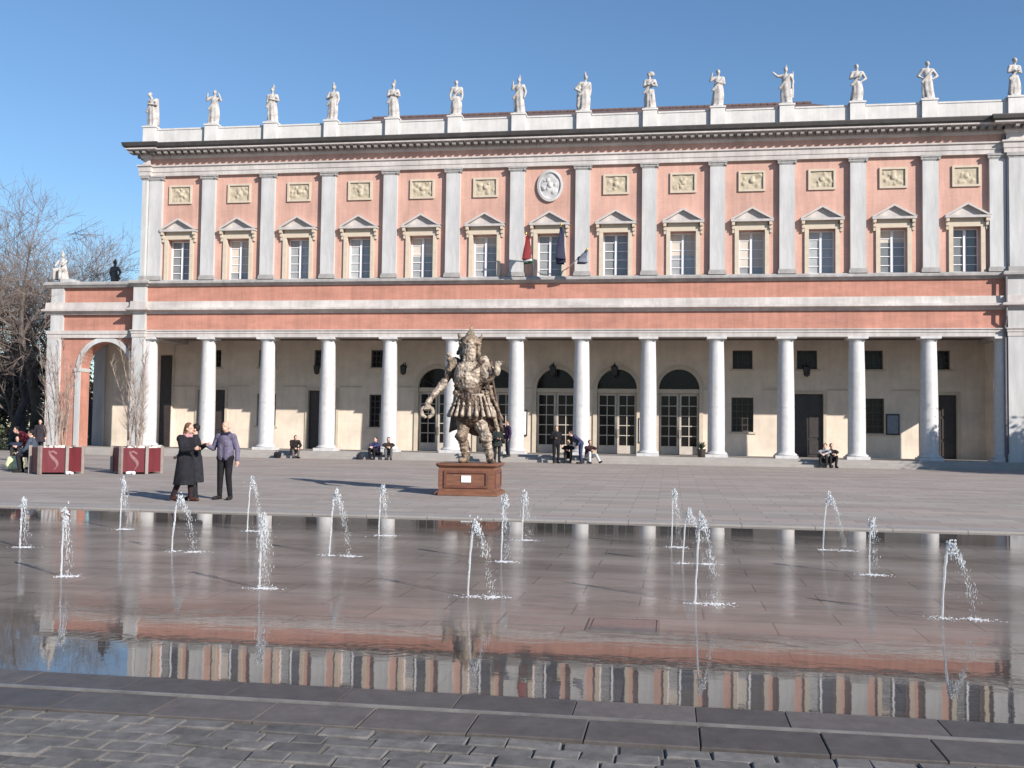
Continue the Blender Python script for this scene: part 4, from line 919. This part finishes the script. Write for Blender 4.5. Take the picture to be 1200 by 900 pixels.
# legs
for s_, th_, kn, an, nm in ((-1, (-.18,0,1.15), (-.20,-.10,.68), (-.12,.0,.12), 'leg'), (1, (.14,-.02,1.15), (.38,-.16,.66), (.44,.0,.12), 'leg')):
    b = MB(); b.cap(th_, kn, .17, .125); b.cap(kn, an, .115, .085); b.ell(V(*kn)+V(0,-.05,0), .15, .15, .155); b.cap(V(*kn)+V(-.08*s_,.06,-.1), V(*an)+V(-.06*s_,.08,.12), .06, .05)
    l = rm(b, nm, BRL if s_ > 0 else BRZ)
    b = MB(); b.cap(V(*an)-V(0,-.04,.05), V(*an)+V(s_*.10,-.26,-.06), .075, .055); b.cap(an, V(*an)+V(0,.04,.14), .085, .095); rm(b, 'boot', BRZ, VX, l)
    b = MB(); a_, k_ = V(*an), V(*kn); 
    for i in range(3): b.cap(a_.lerp(k_, .25+.22*i)+V(-.07,-.05,0), a_.lerp(k_, .25+.22*i)+V(.07,-.05,.02), .035, .035)
    rm(b, 'greave', BRL, VX, l)
# cape behind
cpv = []; n = 22; rows = 16
for j in range(rows):
    t = j/(rows-1)
    for i in range(n):
        u = i/(n-1); x = (-.40-.22*t)+(.80+.52*t)*u; cpv.append((x+.05*t, .20+.10*t+.05*math.sin(u*16+t*2), 2.62-1.85*t+.08*math.sin(u*9)))
q = MB().add(cpv, [(j*n+i, j*n+i+1, (j+1)*n+i+1, (j+1)*n+i) for j in range(rows-1) for i in range(n-1)]).build('cape', BRD, wr, True); so = q.modifiers.new('t', 'SOLIDIFY'); so.thickness = .04
# trunk
b = MB(); b.cap((-.02,0,1.25),(-.02,0,1.75),.30,.27); b.ell((-.04,.0,2.25), .44, .30, .44); b.cap((-.04,0,2.5),(-.04,0,2.62),.26,.18); rm(b, 'trunk', BRD)
b = MB(); b.ell((-.08,-.14,2.24), .33, .23, .43); b.ell((-.20,-.22,2.40), .16, .11, .15); b.ell((.04,-.22,2.40), .16, .11, .15); b.cap((-.28,-.15,1.98),(.10,-.15,1.96),.06,.06)
bp_ = rm(b, 'breastplate', BRL, .016)
b = MB(); rr_ = random.Random(4)
for i in range(26):      # ragged plates heaped round chest and shoulders
    a = rr_.uniform(0, 6.28); rx_ = .42+rr_.uniform(-.03,.05); z = rr_.uniform(1.95, 2.72); p_ = V(-.04+rx_*math.cos(a), .02-.27*abs(math.sin(a))*rr_.choice((-1,1))*.9, z); d_ = V(rr_.uniform(-.07,.07), rr_.uniform(-.05,.05), rr_.uniform(-.16,-.06)); b.cap(p_, p_+d_, rr_.uniform(.035,.065), rr_.uniform(.02,.04), 8)
rm(b, 'mantle_plates', BRD, .016)
b = MB()
for i in range(9): t = i/9; b.cap((.30-.66*t,-.26-.06*math.sin(3.1*t),2.60-.62*t),(.30-.66*(t+.12),-.26-.06*math.sin(3.1*(t+.12)),2.60-.62*(t+.12)),.036,.036,8)
rm(b, 'baldric', BRD, .014, bp_)
b = MB(); b.cap((-.36,-.12,1.80),(.38,-.12,1.80),.055,.055); b.cap((-.40,.1,1.80),(-.36,-.12,1.80),.055,.055); b.ell((0,-.26,1.80),.09,.05,.09)
for i in range(9): b.cap((-.36+.09*i,-.19,1.84),(-.36+.09*i,-.19,1.76),.03,.03)
rm(b, 'belt', BRZ)
# plated skirt: each hanging strip is a piece
for i in range(13):
    a = R(-200+ (220)*i/12); ca, sa = math.cos(a), math.sin(a); r0, r1 = .37, .54
    p0 = V(r0*ca, r0*.72*sa, 1.74); p1 = V(r1*ca, r1*.72*sa, 1.22); mid = p0.lerp(p1, .45)
    b = MB(); b.cap(p0, mid, .032, .020, 10); b.ell(mid, .046, .046, .046, 12, 8); b.cap(mid.lerp(p1, .30), p1, .034, .052, 10); b.cap(p0-V(.04*sa,-.04*ca,0), p0+V(.04*sa,-.04*ca,0), .045, .045, 8)
    rm(b, 'skirt_strip', BRL, .014)
b = MB(); b.cap((-.04,.0,1.76),(-.02,.02,1.30),.33,.40); rm(b, 'tunic', BRD, .03)
# head, beard, helmet
b = MB(); hc = V(-.05,-.06,2.98); b.ell(hc, .165, .19, .24); b.cap(hc+V(0,-.17,.03), hc+V(0,-.23,-.06), .03, .045, 8); b.cap(hc+V(-.08,-.16,.07), hc+V(.08,-.16,.07), .03, .03); b.cap((-.04,0,2.6),(-.05,0,2.85),.13,.12)
for s_ in (-1,1): b.ell(hc+V(s_*.075,-.155,.0), .05,.04,.03)
hd = rm(b, 'head', BRL)
b = MB(); b.cap(hc+V(0,-.15,-.12), hc+V(.0,-.20,-.42), .13, .05)
for s_ in (-1,1): b.cap(hc+V(s_*.08,-.14,-.12), hc+V(s_*.10,-.18,-.34), .08, .04)
rm(b, 'beard', BRL, VX, hd)
b = MB(); b.ell(hc+V(0,.03,.14), .215, .23, .20); b.cap(hc+V(0,.02,.30), hc+V(.03,0,.58), .11, .015); b.cap(hc+V(-.21,-.05,.10), hc+V(.21,-.05,.10), .05, .05)
for s_ in (-1, 1):
    pts = [hc+V(s_*(.18+.09*t), .02, .12+.22*t-.05*math.sin(3*t)) for t in (0,.35,.7,1)]
    for p_, q_, r_ in zip(pts[:-1], pts[1:], (.06,.05,.035)): b.cap(p_, q_, r_, r_*.75)
    b.cap(hc+V(s_*.19,.02,.05), hc+V(s_*.21,.0,-.22), .07, .05)
hl = rm(b, 'helmet', BRZ)
b = MB()
for i in range(6): b.cap(hc+V(-.12-.05*(i%2),.16,.2-.11*i), hc+V(-.22-.05*(i%3),.20,.10-.12*i), .075, .05)
rm(b, 'plume', BRD, VX, hl)
# arm lowered, holding a ring
b = MB(); b.cap((-.40,0,2.52),(-.60,-.02,2.16),.105,.085); b.cap((-.60,-.02,2.16),(-.66,-.05,2.05),.09,.085); ar = rm(b, 'arm', BRD)
b = MB(); b.cap((-.64,-.06,2.08),(-.98,-.20,1.58),.095,.06); b.cap((-.98,-.20,1.58),(-1.02,-.22,1.50),.07,.06); rm(b, 'forearm', BRL, VX, ar)
b = MB(); b.cap((-.42,0,2.58),(-.52,-.02,2.42),.15,.12); b.cap((-.50,-.03,2.62),(-.58,-.05,2.82),.06,.03); b.cap((-.46,-.03,2.56),(-.54,-.04,2.66),.09,.06); rm(b, 'shoulder_guard', BRZ, VX, ar)
b = MB(); b.cap((-1.0,-.22,1.50),(-1.03,-.23,1.42),.055,.05)
for i in range(4): b.cap((-1.06+.035*i,-.25,1.44),(-1.07+.035*i,-.28,1.37),.018,.016,8); b.cap((-1.07+.035*i,-.28,1.37),(-1.06+.03*i,-.22,1.33),.016,.014,8)
b.cap((-.96,-.22,1.47),(-.93,-.26,1.40),.022,.018,8); rm(b, 'hand', BRL, .012, ar)
b = MB(); b.tube([(-1.02+.135*math.cos(R(a)), -.22, 1.29+.135*math.sin(R(a))) for a in range(0, 361, 15)], .05, 10); rm(b, 'ring', BRL, .018)
# other arm bent up with gauntlet
b = MB(); b.cap((.32,0,2.54),(.36,-.10,2.08),.11,.09); b.cap((.36,-.10,2.08),(.58,-.24,2.30),.085,.06); ar = rm(b, 'arm', BRZ)
b = MB(); b.ell((.29,-.06,2.46), .15, .17, .30); b.ell((.33,-.10,2.28), .12, .13, .18); rm(b, 'shoulder_guard', BRL, VX, ar)
b = MB(); b.ell((.62,-.26,2.38), .085, .07, .16); 
for i in range(4): b.cap((.58+.035*i,-.29,2.48),(.60+.05*i,-.31,2.58),.022,.018,8); b.cap((.60+.05*i,-.31,2.58),(.66+.045*i,-.34,2.60),.018,.015,8)
b.cap((.56,-.28,2.40),(.50,-.31,2.47),.024,.02,8); rm(b, 'gauntlet', BRL, .014, ar)
b = MB(); b.cap((.38,.02,1.98),(.72,.10,1.12),.045,.035); b.cap((.36,.02,2.04),(.34,.01,2.16),.03,.045); b.cap((.28,.0,2.02),(.46,.04,1.98),.028,.028); rm(b, 'scabbard', BRZ, .018)
b = MB(); b.cap((.48,.08,1.40),(.62,.10,.84),.06,.045); rm(b, 'sash_end', BRL, .02)

# ------------------------------------------------------------------ planters with pale bare shrubs
RED = mat('planter_red', (.125, .018, .024), .5, .2, 3, streak=(2, 2, .4)); POSTM = mat('planter_post', (.23, .19, .17), .6, .2, 5); SOIL = mat('planter_soil', (.55, .45, .38), .95, .3, 12)
def planter(loc, rz, label):
    o = empty('planter', loc, rz); tag(o, label, 'planter', 'red hexagonal planters')
    Rr = .80; H_ = .88; pts = [V(Rr*math.cos(R(60*k)), Rr*math.sin(R(60*k)), 0) for k in range(6)]
    for k in range(6):
        a, b = pts[k], pts[(k+1) % 6]; d = (b-a).normalized(); n_ = V(d.y, -d.x, 0); L = (b-a).length
        M = Matrix(((d.x, n_.x, 0, a.x), (d.y, n_.y, 0, a.y), (0, 0, 1, 0), (0, 0, 0, 1)))
        q = MB()
        for z0, z1_ in ((.06, .86),): q.box(.04, L-.04, -.045, -.01, z0, z1_)
        q.xf(M); side = q.build('side_board', RED, o)
        if k == 4:      # curling pale emblem, a thin raised strip
            e = MB(); cx0 = L/2
            e.tube([(cx0-.02+.15*math.sin(t*4.6+.3)*(1-.25*t), -.006, .15+.62*t) for t in [i/16 for i in range(17)]], [.012+.05*math.sin(math.pi*i/16)**1.5 for i in range(17)], 6)
            e.tube([(cx0+.10,-.006,.66),(cx0-.02,-.006,.74),(cx0-.12,-.006,.70)], [.03,.035,.012], 6)
            e.xf(Matrix.Diagonal((1, .25, 1, 1))); e.xf(M); e.build('emblem', mat('emblem_pink', (.22,.11,.11), .8, .4, 9), side)
        MB().box(-.05,.05,-.05,.05,0,.92).xf(Matrix.Translation(a) @ Matrix.Rotation(R(60*k), 4, 'Z')).build('corner_post', POSTM, o)
    MB().lathe([(.70,.72),(.70,.80),(.01,.84)], 6).build('soil', SOIL, o)
    return o
TWIG = mat('pale_twig', (.27, .205, .17), .9, .25, 6, col2=(.40,.32,.27))
def rand_perp(d, r_):
    v = V(r_.uniform(-1,1), r_.uniform(-1,1), r_.uniform(-1,1)); v -= d*v.dot(d); return v.normalized()
def shrub(loc, seed, label):
    r_ = random.Random(seed); o = empty('bare_shrub', loc); tag(o, label, 'shrub', 'bare shrubs in the planters'); st_, tw = MB(), MB()
    for i in range(11):
        a = r_.uniform(0, 6.28); rr = r_.uniform(.05,.42); p = V(rr*math.cos(a), rr*math.sin(a), 0); d = V(math.cos(a)*.12*rr*2, math.sin(a)*.12*rr*2, 1).normalized(); L = r_.uniform(2.4, 3.9); pts = [p.copy()]; n = 9
        for k in range(n):
            d = (d+rand_perp(d, r_)*.07).normalized(); p = p+d*L/n; pts.append(p.copy())
            if k > 0:
                for m_ in range(r_.choice((3,4,5))):
                    q = p-d*r_.uniform(0, L/n); e = (d+rand_perp(d, r_)*r_.uniform(.35,.8)).normalized(); l = r_.uniform(.25,.7)*(1-.04*k); mid = q+e*l*.5; e2 = (e+V(0,0,.35)+rand_perp(e, r_)*.2).normalized(); tw.tube([q, mid, mid+e2*l*.5], [.007,.005,.002], 3, False)
                    for m2 in range(2):
                        e3 = (e2+rand_perp(e2, r_)*.6).normalized(); q2 = q.lerp(mid, r_.uniform(.3,1)); tw.tube([q2, q2+e3*l*.45], [.005,.002], 3, False)
        st_.tube(pts, [.016*(1-.75*k/n)+.003 for k in range(n+1)], 6)
    st_.build('stems', TWIG, o, True); tw.build('twigs', TWIG, o)
    b = MB()
    for i in range(26):
        a = r_.uniform(0,6.28); rr = r_.uniform(0,.58); b.ell((rr*math.cos(a), rr*math.sin(a), .02), r_.uniform(.06,.13), r_.uniform(.06,.13), r_.uniform(.05,.14), 8, 6)
    rm_ = remesh(b, 'pale_mulch', mat('pale_mulch', (.66,.56,.50), .95, .2, 14), .03, 1, o)
for (px, py, rz, sd_, l1, l2, l3) in ((6.72,-18.0, R(24), 11, 'red hexagonal planter beside the seated person in slate blue', 'tall pale bare shrub in the planter near the seated person', 'crumpled white paper at the foot of the planter by the seated person'), (8.95,-16.9, R(20), 12, 'red hexagonal planter standing clear of the people', 'tall pale bare shrub in the planter that stands clear of people', 'crumpled white paper at the foot of the planter clear of people')):
    planter((px, py, gz(py)), rz, l1); shrub((px, py, gz(py)+.80), sd_, l2)
    b = MB(); r_ = random.Random(sd_)
    for i in range(7): b.ell((r_.uniform(-.14,.14), r_.uniform(-.05,.05), .05), .07, .06, r_.uniform(.04,.07), 8, 6)
    q = remesh(b, 'crumpled_paper', mat('paper_white', (.8,.8,.8), .8, .05, 10), .02, 0); q.location = ((7.55,-18.55,gz(-18.5)) if sd_ == 11 else (9.2,-17.72,gz(-17.7))); tag(q, l3, 'litter')
# potted plant between two columns
pp = empty('potted_plant', (28.1, -.3, Z_FL)); tag(pp, 'small dark potted plant standing between two white columns', 'plant')
MB().lathe([(.13,0),(.17,.05),(.20,.34),(.22,.36),(.20,.38),(.16,.36),(.02,.34)], 20).build('pot', WOODD, pp, True)
q = MB(); r_ = random.Random(5)
for i in range(46):
    a = r_.uniform(0,6.28); e = V(math.cos(a)*r_.uniform(.2,.9), math.sin(a)*r_.uniform(.2,.9), 1).normalized(); p = V(0,0,.34); L = r_.uniform(.25,.55); t = e.cross(V(0,0,1)).normalized()*.035; m_ = p+e*L*.6
    q.add([p, m_+t, p+e*L-V(0,0,.08), m_-t], [(0,1,2,3)])
q.build('leaves', mat('dark_leaf', (.035,.05,.025), .6, .3, 9), pp)

# ------------------------------------------------------------------ trees
BARK = mat('bare_bark', (.095, .077, .067), .9, .3, 5, bump=.5, bscale=9); TWB = mat('bare_twigs', (.21, .16, .135), .9, .25, 3)
def bare_tree(loc, seed, H, lean, label, levels=6, r0=.34, dens=1.0, name='bare_tree'):
    r_ = random.Random(seed); o = empty(name, loc); tag(o, label, 'tree', 'bare trees beside the theatre'); tr, cr = MB(), MB(); cnt = [0]
    def grow(p, d, L, r, lv):
        n = 4 if lv < 3 else (3 if lv < 5 else 2); pts = [p.copy()]; rs = [r]; q = p.copy(); e = d.copy()
        for k in range(n):
            e = (e+rand_perp(e, r_)*(.20 if lv else .10)+V(0,0,.05 if lv > 0 else 0)).normalized(); q = q+e*L/n; pts.append(q.copy()); rs.append(r*(1-.42*(k+1)/n))
        (tr if lv < 3 else cr).tube(pts, rs, 10 if lv == 0 else 7 if lv < 3 else 3, False)
        if lv >= levels: return
        nb = (r_.choice((3,4)) if lv == 0 else r_.choice((3,4)) if lv < 4 else r_.choice((3,4,5)))
        for i in range(nb):
            t = r_.uniform(.35, 1) if lv else r_.uniform(.7, 1)
            if i == 0: t = 1
            x_ = t*n; k = min(int(x_), n-1); b = pts[k].lerp(pts[k+1], x_-k); rr = rs[min(k+1, n)]
            ang = r_.uniform(.45,1.0) if i else .25
            dd = ((pts[k+1]-pts[k]).normalized()*math.cos(ang)+rand_perp(e, r_)*math.sin(ang)).normalized()
            if lv < 3 and dd.z < .1: dd.z = .18; dd.normalize()
            grow(b, dd, L*r_.uniform(.62,.84), max(rr*r_.uniform(.55,.8), .010), lv+1)
    grow(V(0,0,-.2), V(*lean).normalized(), H*.27, r0, 0)
    tr.build('trunk', BARK, o, True); cr.build('crown', TWB, o)
    return o
bare_tree((-11.4, 8.2, ZST), 28, 20.5, (.14,-.04,1), 'large gnarled bare tree standing close behind the arched wing', r0=.42)
bare_tree((-16.5, 13, ZST), 34, 18, (.02,.05,1), 'tall bare tree with upright limbs behind the gnarled one', r0=.34)
bare_tree((-12.5, 16, ZST), 45, 19.5, (.06,0,1), 'bare tree seen through the arch of the side wing', r0=.3)
bare_tree((-21, 22, ZST), 57, 19, (.05,0,1), 'bare tree far back among the park trees beside the hedge', r0=.3)
bare_tree((-10.2, 5.0, ZST), 63, 9.5, (-.2,-.05,1), 'small leaning bare tree next to the wing pier', r0=.20, levels=5)
LEAF = mat('evergreen_leaf', (.032, .048, .022), .65, .45, 2.5, col2=(.075,.085,.04)); LEAF2 = mat('dull_leaf', (.045, .036, .026), .75, .4, 2.5, col2=(.085,.066,.047))
def leafy(name, loc, rx, ry, rz, zc, count, size, mt, seed, label, trunk=.12, cat='shrub', group=None):
    r_ = random.Random(seed); o = empty(name, loc); tag(o, label, cat, group); q = MB(); cl_ = [(r_.gauss(0,.45), r_.gauss(0,.45), r_.gauss(0,.42)) for _ in range(26)]
    for i in range(count):
        c = cl_[i % 26]; x, y, z = (c[0]+r_.gauss(0,.17), c[1]+r_.gauss(0,.17), c[2]+r_.gauss(0,.17)); p = V(x*rx, y*ry, max(zc+z*rz, .05)); a = V(r_.gauss(0,1), r_.gauss(0,1), r_.gauss(0,1)).normalized(); b = rand_perp(a, r_); s_ = size*r_.uniform(.6,1.3)
        q.add([p-a*s_, p+b*s_*.45, p+a*s_, p-b*s_*.45], [(0,1,2,3)])
    q.build('crown', mt, o); t = MB(); t.tube([(0,0,-.2),(.04,0,zc*.6),(0,.05,zc+rz*.4)], [trunk, trunk*.8, trunk*.3], 8)
    for i in range(6): a = r_.uniform(0,6.28); t.tube([(0,0,zc*.5), (math.cos(a)*rx*.4, math.sin(a)*ry*.4, zc+r_.uniform(0,.4)*rz)], [trunk*.4, .01], 5)
    t.build('trunk', BARK, o)
leafy('evergreen_shrub', (-8.4, 5.2, ZST), 1.3, 1.1, 1.5, 1.5, 3500, .10, LEAF, 3, 'dark green shrub growing low behind the arch opening')
leafy('evergreen_shrub', (-11.8, 3.2, ZST), 1.5, 1.3, 1.4, 1.2, 3500, .10, LEAF, 4, 'dark green shrub at the foot of the small leaning tree')
leafy('evergreen_shrub', (-14.5, 6.4, ZST), 2.0, 1.5, 1.7, 1.5, 4000, .12, LEAF, 8, 'broad dark shrub in front of the gnarled tree')
leafy('brown_leaved_tree', (-18.5, 17, ZST), 4.5, 3.5, 4.2, 6.0, 9000, .15, LEAF2, 5, 'tree still holding dry brown leaves behind the bare ones', .25, 'tree')
leafy('brown_leaved_tree', (-13.5, 24, ZST), 4.2, 3.5, 3.8, 5.2, 8000, .15, LEAF2, 6, 'round tree with dry brown leaves seen beyond the arch', .25, 'tree')
leafy('brown_leaved_tree', (-27, 24, ZST), 5.5, 4, 4.6, 6.0, 8000, .17, LEAF2, 15, 'broad tree with dry brown leaves beside the far hedge', .25, 'tree')
leafy('evergreen_tree', (46.2, 4.2, ZST), 1.6, 1.6, 2.6, 3.4, 5000, .12, LEAF, 9, 'leafy evergreen tree beyond the open end of the portico', .18, 'tree')
leafy('evergreen_tree', (47.6, -7.4, ZST), 2.5, 2.2, 3.1, 4.4, 20000, .15, LEAF, 12, 'dense evergreen tree out of view, added to shade the end pier of the theatre', .25, 'tree')  # unseen tree added to cast shade over the steps and end pier
# far hedge line of the park
r_ = random.Random(99); q = MB()
for i in range(26000):
    x = r_.uniform(-75, -6); y = 34+r_.gauss(0, 1.5)+abs(x+40)*.05; top = 5.5+2.0*noise.noise(V(x*.16, 0, 3)); z = ZST+top*r_.random()**.8
    a = V(r_.gauss(0,1), r_.gauss(0,1), r_.gauss(0,1)).normalized(); b = rand_perp(a, r_); s_ = r_.uniform(.14,.32); p = V(x, y, z); q.add([p-a*s_, p+b*s_*.5, p+a*s_, p-b*s_*.5], [(0,1,2,3)])
stuff(q.build('park_hedge', LEAF2)); bpy.data.objects['park_hedge']['label'] = 'distant mass of brown park greenery behind the bare trees'; bpy.data.objects['park_hedge']['category'] = 'hedge'

# ------------------------------------------------------------------ fountain jets
JET = bpy.data.materials.new('jet_water'); JET.use_nodes = True
n_ = JET.node_tree.nodes; b_ = n_['Principled BSDF']; b_.inputs['Base Color'].default_value = (.93,.95,.97,1); b_.inputs['Roughness'].default_value = .12; b_.inputs['IOR'].default_value = 1.33; b_.inputs['Transmission Weight'].default_value = .72
FOAM = mat('foam', (.62,.63,.65), .5, .06, 30)
rowname = {0: 'nearest the slab kerb', 1: 'in the middle', 2: 'nearest the bronze warrior'}
jets = [(17.84,-36.1,.66,1),(19.99,-38.5,.73,0),(17.78,-33.4,.80,2),(20.02,-36.0,.72,1),(19.85,-33.1,.84,2),(22.44,-38.8,.70,0),(22.21,-35.9,.82,1),(22.1,-33.2,.76,2),(24.67,-38.8,.74,0),(24.54,-35.95,.80,1),(24.42,-33.25,.70,2),(26.71,-33.6,.83,2),(26.85,-35.5,.66,1),(26.94,-38.7,.82,0),(28.92,-33.35,.78,2),(29.08,-36.05,.64,1),(29.19,-39.0,.68,0)]
cnt = {0: 0, 1: 0, 2: 0}
for x, y, h, rw in sorted(jets):
    r_ = random.Random(int(x*100)+rw*7); o = empty('water_jet', (x, y, -.012)); cnt[rw] += 1
    tag(o, 'white water jet, %s from the planter side in the row %s' % (orde[cnt[rw]-1], rowname[rw]), 'water jet', 'fountain jets')
    arc = r_.random() < .38; dx = r_.uniform(.07,.13) if arc else r_.uniform(.015,.06); lx = dx*2+(r_.uniform(.02,.12) if arc else r_.uniform(.0,.05)); fz = 1 if arc else r_.uniform(1.0, 2.0); sm = MB(); pts = []; rad = []
    for k in range(13):
        t = k/12; pts.append(V(dx*(1-(1-t)**.8)*.55+dx*.15*t+r_.uniform(-.004,.004), r_.uniform(-.004,.004), h*(1-(1-t)**1.7))); rad.append(.0085+.004*r_.random()+.010*t**4)
    sm.tube(pts, rad, 8); sm.build('stream', JET, o, True)
    tp = pts[-1]; b = MB()
    for k in range(44): b.ell(tp+V(r_.gauss(.014,.02), r_.gauss(0,.016), r_.gauss(-.03,.045)), r_.uniform(.005,.014), r_.uniform(.005,.014), r_.uniform(.008,.026), 7, 5)
    stuff(b.build('crest', JET, o, True))
    fs_ = MB(); fp = []; fr_ = []; te = r_.uniform(.45, .85)
    for k in range(15):
        t = te*k/14; fp.append(V(tp.x+(lx-tp.x)*t+r_.gauss(0,.006), r_.gauss(0,.006), tp.z*(1-t**1.8))); fr_.append(r_.uniform(.002,.010)*(1-.6*k/14))
    fs_.tube(fp, fr_, 7); fs_.build('falling_stream', JET, o, True)
    d = MB(); kind = r_.random()
    for k in range(300):
        t = r_.random()**.75; p = V(tp.x+(lx-tp.x)*t+r_.gauss(0,(.012+.016*t)*fz), r_.gauss(0,(.014+.018*t)*fz), tp.z*(1-t**1.8)+r_.gauss(0,.012)); s_ = r_.uniform(.0008,.0034)*(1.4-t*.7)
        if kind > .5: s_ *= .35+.9*abs(math.sin(t*9+x))
        if p.z > .01: d.ell(p, s_, s_, s_*r_.uniform(2.5,8), 5, 4)
    for k in range(40):
        p = tp+V(r_.gauss(.03,.10), r_.gauss(0,.07), -abs(r_.gauss(.05,.22))); s_ = r_.uniform(.001,.0035)
        if p.z > .02: d.ell(p, s_, s_, s_*1.5, 5, 4)
    stuff(d.build('falling_drops', JET, o, True))
    s2 = MB()
    for k in range(170):
        a = r_.uniform(0,6.28); rr = abs(r_.gauss(0,.07)); w_ = r_.uniform(.003,.012); cxx = lx if r_.random() < .68 else .02
        s2.ell((cxx+rr*math.cos(a)*1.4, rr*math.sin(a), .001), w_, w_*r_.uniform(.5,1), r_.uniform(.0015,.005), 6, 4)
    stuff(s2.build('splash', FOAM, o, True))
